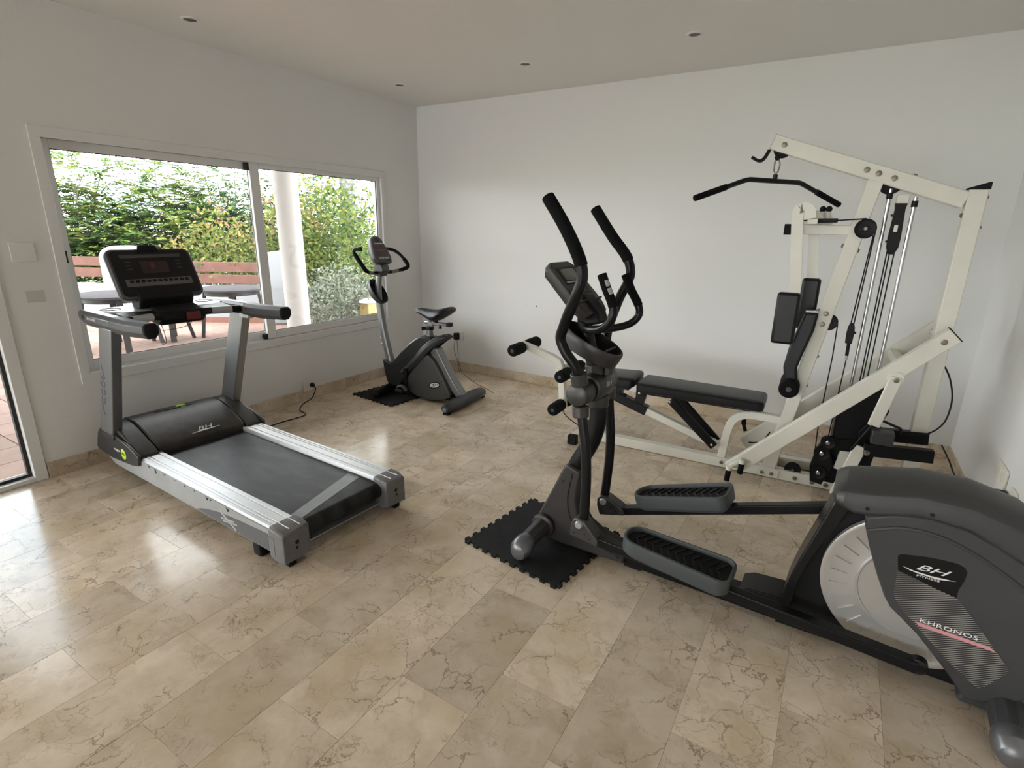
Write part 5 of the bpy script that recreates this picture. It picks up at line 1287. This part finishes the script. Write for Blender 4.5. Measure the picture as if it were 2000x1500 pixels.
# black cam plates and footplate tubes behind the link
cam_ = MB().prism([(-0.125, 0.30), (-0.10, 0.345), (-0.05, 0.365), (0.05, 0.372), (0.12, 0.40), (0.18, 0.46), (0.19, 0.40), (0.13, 0.33), (0.03, 0.30), (-0.06, 0.295), (-0.03, 0.20), (-0.07, 0.07), (-0.13, 0.08), (-0.145, 0.17)], -0.135, -0.105).build('cam_plate', M['blackm'], G, bevel=0.004)
for x, z in ((-0.078, 0.338), (-0.098, 0.268), (-0.098, 0.148)):
    pulley((x, -0.135, z), 0.040 if z < 0.3 else 0.036, cam_, 0.012)
    bolt((x, -0.150, z), cam_, 0.012, (0, -1, 0), 'chrome')
MB().bar((0.02, -0.10, 0.33), (-0.005, -0.10, 0.18), 0.05, 0.045).build('cam_link', M['cream'], cam_, bevel=0.003); pulley((0.005, -0.105, 0.215), 0.036, cam_, 0.012)
for y, z in ((-0.215, 0.375), (-0.02, 0.405)):
    MB().bar((0.085, y, z - 0.012), (0.385, y, z + 0.012), 0.045, 0.068).build('footplate_tube', M['blackp'], G, bevel=0.004)
MB().box(0.105, 0.205, -0.245, -0.18, 0.405, 0.480).build('footplate_block', M['dgrey'], G, bevel=0.006)
MB().prism([(0.10, 0.52), (0.16, 0.47), (0.16, 0.40), (0.06, 0.36), (0.05, 0.44)], -0.175, -0.14).build('bracket_plate', M['blackp'], G, bevel=0.004)
bolt((0.098, -0.24, 0.352), G, 0.016, (0, -1, 0), 'chrome')
MB().tube(catmull([(0.135, -0.19, 0.53), (0.20, -0.18, 0.505), (0.232, -0.17, 0.49), (0.236, -0.17, 0.46)], 5), 0.007, 8).build('lever', M['blackm'], G)
MB().tube(catmull([(0.15, -0.20, 0.62), (0.158, -0.20, 0.58), (0.145, -0.20, 0.54)], 5), 0.004, 8).build('pull_pin', M['blackm'], G)
# low cable pulley
pulley((-0.225, 0.0, 0.075), 0.045, base, 0.011); pulley((0.05, -0.0, 0.075), 0.040, base, 0.011)
# seat support
cfr = MB().sweep(catmull([(-0.640, 0, 0.060), (-0.632, 0, 0.16), (-0.622, 0, 0.255), (-0.602, 0, 0.325), (-0.555, 0, 0.368), (-0.49, 0, 0.383), (-0.40, 0, 0.382), (-0.325, 0, 0.378)], 6), 0.050, 0.050).build('seat_frame', M['cream'], G, bevel=0.005)
MB().box(-0.68, -0.575, -0.036, 0.036, 0.010, 0.070).build('seat_bracket', M['cream'], cfr, bevel=0.003); bolt((-0.632, -0.036, 0.040), cfr, 0.012)
tube_ = MB().bar((-0.655, 0, 0.135), (-1.50, 0, 0.40), 0.048, 0.048).build('seat_tube', M['cream'], G, bevel=0.004)
slv = MB().bar((-1.15, 0, 0.290), (-1.50, 0, 0.400), 0.062, 0.064).build('seat_sleeve', M['blackm'], G, bevel=0.004)
MB().bar((-1.215, 0, 0.30), (-1.185, 0, 0.445), 0.055, 0.062).build('pad_post', M['blackm'], slv, bevel=0.004)
MB().box(-1.225, -1.165, -0.045, 0.045, 0.395, 0.445).build('hinge_plate', M['blackm'], slv, bevel=0.004); bolt((-1.200, -0.045, 0.415), slv, 0.008, (0, -1, 0), 'chrome')
MB().ball((-1.31, -0.01, 0.375), 0.014).build('adjust_knob', M['blackp'], slv); MB().tube([(-1.345, 0, 0.365), (-1.325, 0, 0.465)], 0.006, 8).build('adjust_rod', M['blackm'], slv)
MB().tube(catmull([(-1.40, -0.02, 0.345), (-1.405, -0.02, 0.325), (-1.385, -0.02, 0.32)], 4), 0.004, 8).build('pull_ring', M['bolt'], slv)
for y in (-0.075, 0.075):
    MB().bar((-0.985, y, 0.415), (-0.685, y * 0.75, 0.145), 0.022, 0.055).build('bench_brace', M['blackm'], G, bevel=0.008)
    bolt((-0.985, y - 0.012, 0.402), G, 0.008, (0, -1, 0), 'chrome'); bolt((-0.700, y * .75 - 0.012, 0.158), G, 0.008, (0, -1, 0), 'chrome')
def cushion(nm, x0, x1, w, z0, z1, tilt, par, chamf=0.0):
    L_ = x1 - x0; t = z1 - z0; rings = []
    for z, k in ((0.0, -0.012), (0.006, -0.002), (t * 0.35, 0.0), (t * 0.72, 0.0), (t * 0.92, -0.010), (t, -0.030)):
        r = 0.035 + min(0, k)
        rings.append([(x0 + L_ / 2 + a, b_, z0 + z + (a / L_) * tilt) for a, b_ in rrect(L_ + 2 * k, w + 2 * k, max(r, 0.012), 5)])
    return MB().loft(rings).build(nm, M['vinyl'], par, bevel=0.0)
cushion('backrest_pad', -1.208, -0.430, 0.275, 0.447, 0.512, -0.006, G)
MB().box(-1.16, -0.50, -0.10, 0.10, 0.430, 0.450).build('pad_board', M['blackp'], G, bevel=0.003)
cushion('seat_pad', -1.545, -1.222, 0.275, 0.458, 0.528, 0.02, G)
MB().box(-1.51, -1.26, -0.10, 0.10, 0.440, 0.462).build('pad_board', M['blackp'], G, bevel=0.003)
MB().box(-1.42, -1.33, -0.03, 0.03, 0.385, 0.445).build('seat_mount', M['blackm'], G, bevel=0.003)
# leg developer
lg = MB().sweep([(-2.135, 0, 0.640), (-1.872, 0, 0.566), (-1.822, 0, 0.545), (-1.798, 0, 0.495), (-1.772, 0, 0.20)], 0.048, 0.050).build('leg_lever', M['cream'], G, bevel=0.005)
MB().bar((-1.80, 0, 0.47), (-1.48, 0, 0.39), 0.055, 0.058).build('lever_tube', M['cream'], G, bevel=0.004)
MB().box(-1.835, -1.765, -0.034, 0.034, 0.41, 0.50).build('lever_bracket', M['cream'], lg, bevel=0.004)
MB().box(-1.775, -1.735, -0.005, 0.005, 0.47, 0.53).build('lever_slot', M['bolt'], lg)
def rollers(x, z, par, y0=0.045, y1=0.20, r=0.044):
    ax = MB().tube([(x, -y1 + 0.01, z), (x, y1 - 0.01, z)], 0.012, 12).build('roller_axle', M['blackm'], par)
    for s in (-1, 1):
        f = MB().tube([(x, s * y0, z), (x, s * y1, z)], r, 22).build('foam_roller', M['foam'], par, bevel=0.013, seg=3)
        MB().lathe((x, s * (y1 + 0.001), z), (0, s, 0), [(0.001, 0.003), (0.011, 0.002), (0.014, -0.002)], 14).build('roller_cap', M['gripg'], f)
rollers(-2.105, 0.625, lg); rollers(-1.725, 0.485, lg); rollers(-1.770, 0.235, lg, 0.040)
MB().tube(catmull([(-1.775, 0.0, 0.195), (-1.765, 0.0, 0.16), (-1.72, 0, 0.12), (-1.62, 0, 0.07)], 5), 0.004, 8).build('cable', M['blackp'], lg)
MB().tube([(-1.775, 0, 0.20), (-1.768, 0, 0.165)], 0.009, 10).build('clip', M['bolt'], lg)
MB().bar((-1.60, 0, 0.06), (-1.60, 0, 0.06 + 0.001), 0.02, 0.02).build('base_end', M['cream'], base)

# =================================================================== exercise bike
B = thing('exercise_bike', 'grey upright exercise bike in the corner facing the window', 'exercise bike', (0.45, -0.985, 0.0), math.radians(3.9))
ff = MB().tube([(0.03, -0.245, 0.052), (0.03, -0.10, 0.058), (0.03, 0.10, 0.058), (0.03, 0.245, 0.052)], [0.034, 0.042, 0.042, 0.034], 14).build('front_foot', M['blackp'], B)
for s in (-1, 1): MB().ball((0.03, s * 0.245, 0.05), 0.036, 0.03, 0.038).build('foot_cap', M['blackp'], ff)
def pod(s0): 
    return [[(0.80 + wx * math.cos(a), y, 0.052 + wz * math.sin(a)) for a in [2 * PI * k / 18 for k in range(18)]] for y, wx, wz in s0]
rft = MB().loft(pod([(-0.315, 0.012, 0.010), (-0.305, 0.034, 0.026), (-0.27, 0.052, 0.040), (-0.15, 0.062, 0.050), (0, 0.064, 0.052), (0.15, 0.062, 0.050), (0.27, 0.052, 0.040), (0.30, 0.034, 0.026), (0.31, 0.012, 0.010)])).build('rear_foot', M['hoodend'], B)
for s in (-1, 1): MB().box(0.775, 0.825, s * 0.275 - 0.02, s * 0.275 + 0.02, 0.0, 0.02).build('foot_pad', M['rubber'], rft)
MB().ball((0.80, -0.312, 0.048), 0.022, 0.008, 0.018).build('end_cap', M['bsilver'], rft)
MB().bar((0.06, 0, 0.045), (0.76, 0, 0.045), 0.05, 0.045).build('frame_tube', M['blackm'], B, bevel=0.005)
# silver handlebar post
ps = catmull([(0.010, 0, 0.18), (0.0, 0, 0.30), (-0.035, 0, 0.45), (-0.066, 0, 0.60), (-0.086, 0, 0.75), (-0.098, 0, 0.90), (-0.090, 0, 1.00), (-0.070, 0, 1.09)], 4)
pm = MB().tube(ps, [0.043 - 0.0005 * i for i in range(len(ps))], 14, flat=0.75).build('front_post', M['bsilver'], B)
for z, x in ((0.50, -0.088), (0.475, -0.084), (0.445, -0.077)): MB().ball((x, -0.012, z), 0.008).build('bolt', M['chrome'], pm)
# console
bu, bn2 = V((-0.43, 0, 0.90)).normalized(), V((0.90, 0, 0.43)).normalized()
bc = V((-0.055, 0, 1.262))
def bpnt(y, v, o): return bc + V((0, y, 0)) + bu * v + bn2 * o
bo = [(-0.085, -0.11), (0.085, -0.11), (0.105, -0.06), (0.085, 0.03), (0.066, 0.10), (0.050, 0.125), (0.022, 0.138), (-0.022, 0.138), (-0.050, 0.125), (-0.066, 0.10), (-0.085, 0.03), (-0.105, -0.06)]
def bpl(ol, *os): return MB().loft([[bpnt(y, v, o) for y, v in ol] for o in os])
bcs = MB().loft([[bpnt(y * .8, v * .85, -0.06) for y, v in bo], [bpnt(y, v, -0.025) for y, v in bo], [bpnt(y, v, 0.005) for y, v in bo], [bpnt(y * .95, v * .96, 0.014) for y, v in bo]]).build('console', M['bcons'], B, bevel=0.003)
bpl([(-0.075, -0.05), (0.075, -0.05), (0.060, 0.05), (-0.060, 0.05)], 0.014, 0.0155).build('display', M['redscreen'], bcs, smooth=0)
bpl([(-0.058, 0.002), (0.058, 0.002), (0.056, 0.008), (-0.056, 0.008)], 0.0155, 0.0165).build('display_line', M['greyprint'], bcs, smooth=0)
bpl([(y * .028, 0.095 + v * .018) for y, v in [(math.cos(a), math.sin(a)) for a in [2 * PI * k / 14 for k in range(14)]]], 0.014, 0.0155).build('sensor_window', M['blackg'], bcs, smooth=0)
bpl([(-0.055, 0.062), (0.055, 0.062), (0.053, 0.069), (-0.053, 0.069)], 0.014, 0.0158).build('title_line', M['white'], bcs, smooth=0)
for k in range(4):
    y = -0.048 + k * 0.032
    bpl([(y - 0.012, -0.072), (y + 0.012, -0.072), (y + 0.012, -0.060), (y - 0.012, -0.060)], 0.014, 0.017).build('key', M['silverprint'], bcs, smooth=0)
bpl([(0.02, -0.098), (0.075, -0.098), (0.075, -0.080), (0.03, -0.080)], 0.014, 0.0165).build('side_label', M['blackg'], bcs, smooth=0)
MB().prism([(-0.115, 1.06), (-0.03, 1.05), (0.01, 1.10), (-0.005, 1.15), (-0.085, 1.19)], -0.045, 0.045).build('console_neck', M['bcons'], B, bevel=0.01)
# handlebars
nb = [(-0.075, -0.03, 1.082), (-0.055, -0.11, 1.086), (-0.030, -0.19, 1.098), (-0.024, -0.235, 1.125), (-0.055, -0.252, 1.18), (-0.115, -0.252, 1.255), (-0.112, -0.247, 1.280), (-0.075, -0.243, 1.287), (-0.045, -0.242, 1.288)]
fb = [(-0.075, 0.03, 1.082), (-0.050, 0.11, 1.080), (-0.020, 0.19, 1.090), (0.030, 0.240, 1.112), (0.042, 0.252, 1.138), (-0.010, 0.252, 1.20), (-0.075, 0.235, 1.255), (-0.115, 0.175, 1.278), (-0.110, 0.085, 1.27)]
for p in (nb, fb):
    q = catmull(p, 6)
    hbk = MB().tube(q, 0.0145, 12).build('handlebar', M['blackm'], B)
    MB().tube(q[14:30], 0.0175, 12).build('grip', M['foam'], hbk)
    MB().tube(q[7:13], 0.0165, 12).build('pulse_sensor', M['bsilver'], hbk)
    MB().tube(q[-5:], 0.0185, 12).build('end_grip', M['rubber'], hbk)
# tray with raised rim below the console
tcn = V((-0.115, 0, 0.905)); ta = V((0.60, 0, -0.80)); tb_ = V((0, 1, 0)); tn = V((0.80, 0, 0.60))
def tr_(k, o, ky=1.0): return [tcn + ta * (0.115 * k * math.cos(a)) + tb_ * (0.072 * k * ky * math.sin(a)) + tn * o for a in [2 * PI * i / 28 for i in range(28)]]
ty = MB().loft([tr_(0.82, -0.035), tr_(1.0, -0.01), tr_(1.04, 0.022), tr_(0.99, 0.028), tr_(0.92, 0.015), tr_(0.84, -0.012)]).build('bottle_tray', M['bcons'], B)
MB().loft([tr_(0.85, -0.012), tr_(0.86, -0.007)]).build('tray_liner', M['blackp'], ty, smooth=0)
MB().tube(tr_(1.03, 0.027), 0.006, 8, closed=True).build('tray_rim', M['blackp'], ty)
# shroud, lower body, blade, rear tube
sh = [(-0.040, 0.315), (0.045, 0.285), (0.075, 0.305), (0.16, 0.395), (0.26, 0.485), (0.34, 0.545), (0.40, 0.575), (0.505, 0.572), (0.53, 0.52), (0.49, 0.44), (0.36, 0.34), (0.25, 0.24), (0.19, 0.15), (0.14, 0.085), (0.02, 0.075), (-0.01, 0.14), (-0.03, 0.24)]
shr = MB().loft([[(x, -0.040, z) for x, z in sh], [(0.20 + (x - 0.20) * 0.965, -0.066, 0.32 + (z - 0.32) * 0.965) for x, z in sh]]).loft([[(x, -0.040, z) for x, z in sh], [(x, 0.040, z) for x, z in sh]]).loft([[(x, 0.040, z) for x, z in sh], [(0.20 + (x - 0.20) * 0.965, 0.066, 0.32 + (z - 0.32) * 0.965) for x, z in sh]]).build('shroud', M['bshroud'], B, bevel=0.006)
MB().prism([(0.055, 0.298), (0.085, 0.298), (0.17, 0.388), (0.26, 0.470), (0.34, 0.530), (0.33, 0.548), (0.25, 0.490), (0.15, 0.40)], -0.034, 0.034).build('shroud_crest', M['bsilver'], shr, bevel=0.005)
for a, c in (((0.085, 0.262), (0.265, 0.372)), ((0.12, 0.272), (0.16, 0.298))):
    MB().bar((a[0], -0.0665, a[1]), (c[0], -0.0665, c[1]), 0.002, 0.012).build('vent_slot', M['hole'], shr)
bd = [(0.23, 0.16), (0.29, 0.245), (0.36, 0.325), (0.43, 0.395), (0.475, 0.425), (0.535, 0.385), (0.60, 0.29), (0.66, 0.185), (0.705, 0.095), (0.69, 0.07), (0.62, 0.035), (0.53, 0.018), (0.43, 0.018), (0.34, 0.035), (0.26, 0.065), (0.21, 0.11)]
for s in (-1, 1):
    bb_ = MB().loft([[(x, s * 0.035, z) for x, z in bd], [(x, s * 0.074, z) for x, z in bd], [(0.47 + (x - 0.47) * 0.95, s * 0.084, 0.2 + (z - 0.2) * 0.95) for x, z in bd]]).build('lower_body', M['bbody'], B, bevel=0.004)
    if s < 0:
        an_ = math.radians(18)
        ov = [(0.545 + 0.062 * math.cos(a) * math.cos(an_) - 0.030 * math.sin(a) * math.sin(an_), 0.165 + 0.062 * math.cos(a) * math.sin(an_) + 0.030 * math.sin(a) * math.cos(an_)) for a in [2 * PI * k / 24 for k in range(24)]]
        MB().prism(ov, -0.0840, -0.0850).build('badge', M['blackg'], bb_, smooth=0)
        ov2 = [(0.545 + (x - 0.545) * .80, 0.165 + (z - 0.165) * .68) for x, z in ov]
        MB().prism(ov2, -0.0850, -0.0856).build('badge_oval', M['white'], bb_, smooth=0)
        text('badge_lettering', 'BH', 0.036, M['blackg'], bb_, face_mtx((0.545, -0.0860, 0.165), (0.95, 0, 0.31), (-0.31, 0, 0.95)), shear=0.3, sx=1.7)
        for x, z in ((0.44, 0.37), (0.62, 0.21), (0.67, 0.10)):
            MB().lathe((x, -0.0838, z), (0, -1, 0), [(0.001, 0.001), (0.006, 0.001), (0.007, -0.001)], 10).build('screw_hole', M['hole'], bb_)
bl0 = [(0.195, 0.225, 0.030, 1.0), (0.27, 0.28, 0.036, 1.0), (0.36, 0.36, 0.044, 1.0), (0.44, 0.455, 0.047, 0.95), (0.51, 0.520, 0.044, 0.82), (0.575, 0.560, 0.038, 0.66), (0.635, 0.583, 0.028, 0.50), (0.665, 0.585, 0.012, 0.42)]
for s in (-1, 1):
    rg2 = []
    for i, (x, z, h_, q_) in enumerate(bl0):
        a = bl0[max(i - 1, 0)]; c = bl0[min(i + 1, len(bl0) - 1)]
        d = V((c[0] - a[0], 0, c[1] - a[1])).normalized(); n_ = V((-d.z, 0, d.x))
        rg2.append([V((x, s * (yy - 0.1 * (1 - q_)), z)) + n_ * (h_ * q) for yy, q in ((0.060, -0.9), (0.092, -0.8), (0.100, 0.0), (0.086, 0.8), (0.060, 0.9))])
    MB().loft(rg2).build('side_blade', M['blackg'] if False else M['bshroud'], B, bevel=0.004)
MB().loft([[(x + a * w, b_ * 0.045, z) for a, b_ in ((-1, -1), (1, -1), (1, 1), (-1, 1))] for x, z, w in ((0.50, 0.48, 0.05), (0.56, 0.38, 0.045), (0.66, 0.22, 0.042), (0.735, 0.12, 0.044), (0.785, 0.075, 0.046))]).build('rear_strut', M['bsilver'], B, bevel=0.01, seg=3)
# crank, pedals
ck = V((0.255, 0, 0.265))
MB().tube([ck + V((0, -0.105, 0)), ck + V((0, 0.105, 0))], 0.020, 14).build('crank_axle', M['blackm'], B)
for s in (-1, 1):
    e0 = ck + V((0, s * 0.112, 0)); e1 = ck + V((-0.005 * s, s * 0.118, s * 0.165))
    cr_ = MB().bar(e0 + (e0 - e1).normalized() * 0.02, e1, 0.018, 0.032).build('crank_arm', M['blackm'], B, bevel=0.004)
    pdl = MB().loft([[(e1.x + a, s * yy, e1.z + c_) for a, c_ in rrect(0.095, 0.026, 0.010, 3)] for yy in (0.13, 0.22)]).build('pedal', M['blackp'], cr_, bevel=0.003)
    MB().tube([(e1.x + 0.046 * math.cos(a), s * 0.175, e1.z + 0.040 * math.sin(a)) for a in [PI * k / 10 for k in range(11)]], 0.010, 8, flat=2.0).build('toe_strap', M['gripg'], cr_)
# saddle
sp2 = MB().tube([(0.452, 0, 0.55), (0.448, 0, 0.655)], 0.030, 16).build('seat_post', M['bsilver'], B)
MB().tube([(0.45, 0, 0.628), (0.45, 0, 0.652)], 0.036, 16).build('collar', M['blackp'], sp2)
MB().tube([(0.45, 0, 0.64), (0.39, -0.03, 0.635)], [0.010, 0.018], 10).build('clamp_knob', M['blackp'], sp2)
sl_ = MB().bar((0.41, 0, 0.688), (0.655, 0, 0.688), 0.045, 0.026).build('seat_slider', M['chrome'], B, bevel=0.005)
MB().bar((0.635, 0, 0.688), (0.672, 0, 0.688), 0.052, 0.034).build('slider_cap', M['blackp'], sl_, bevel=0.004)
MB().tube([(0.56, 0, 0.675), (0.56, 0, 0.645)], [0.009, 0.016], 12).build('slider_knob', M['blackp'], sl_)
MB().bar((0.47, 0, 0.66), (0.47, 0, 0.70), 0.05, 0.05).build('slider_clamp', M['bsilver'], sl_, bevel=0.005)
MB().tube([(0.51, 0, 0.70), (0.515, 0, 0.765)], [0.020, 0.028], 14).build('saddle_stem', M['blackp'], B)
sec = [(0.318, 0.016, 0.800, 0.022), (0.335, 0.026, 0.804, 0.040), (0.38, 0.034, 0.808, 0.056), (0.44, 0.052, 0.805, 0.078), (0.50, 0.088, 0.804, 0.088), (0.56, 0.120, 0.812, 0.084), (0.61, 0.130, 0.826, 0.068), (0.645, 0.120, 0.836, 0.052), (0.668, 0.086, 0.838, 0.030), (0.676, 0.05, 0.834, 0.014)]
rings = []
for x, w, zt, hh in sec:
    rings.append([(x, w * math.cos(a), zt - hh * 0.5 + hh * 0.5 * math.sin(a) * (1.0 if math.sin(a) > 0 else 1.25) - (0.012 * abs(math.cos(a)) ** 3)) for a in [2 * PI * k / 20 for k in range(20)]])
MB().loft(rings).build('saddle', M['vinyl'], B)
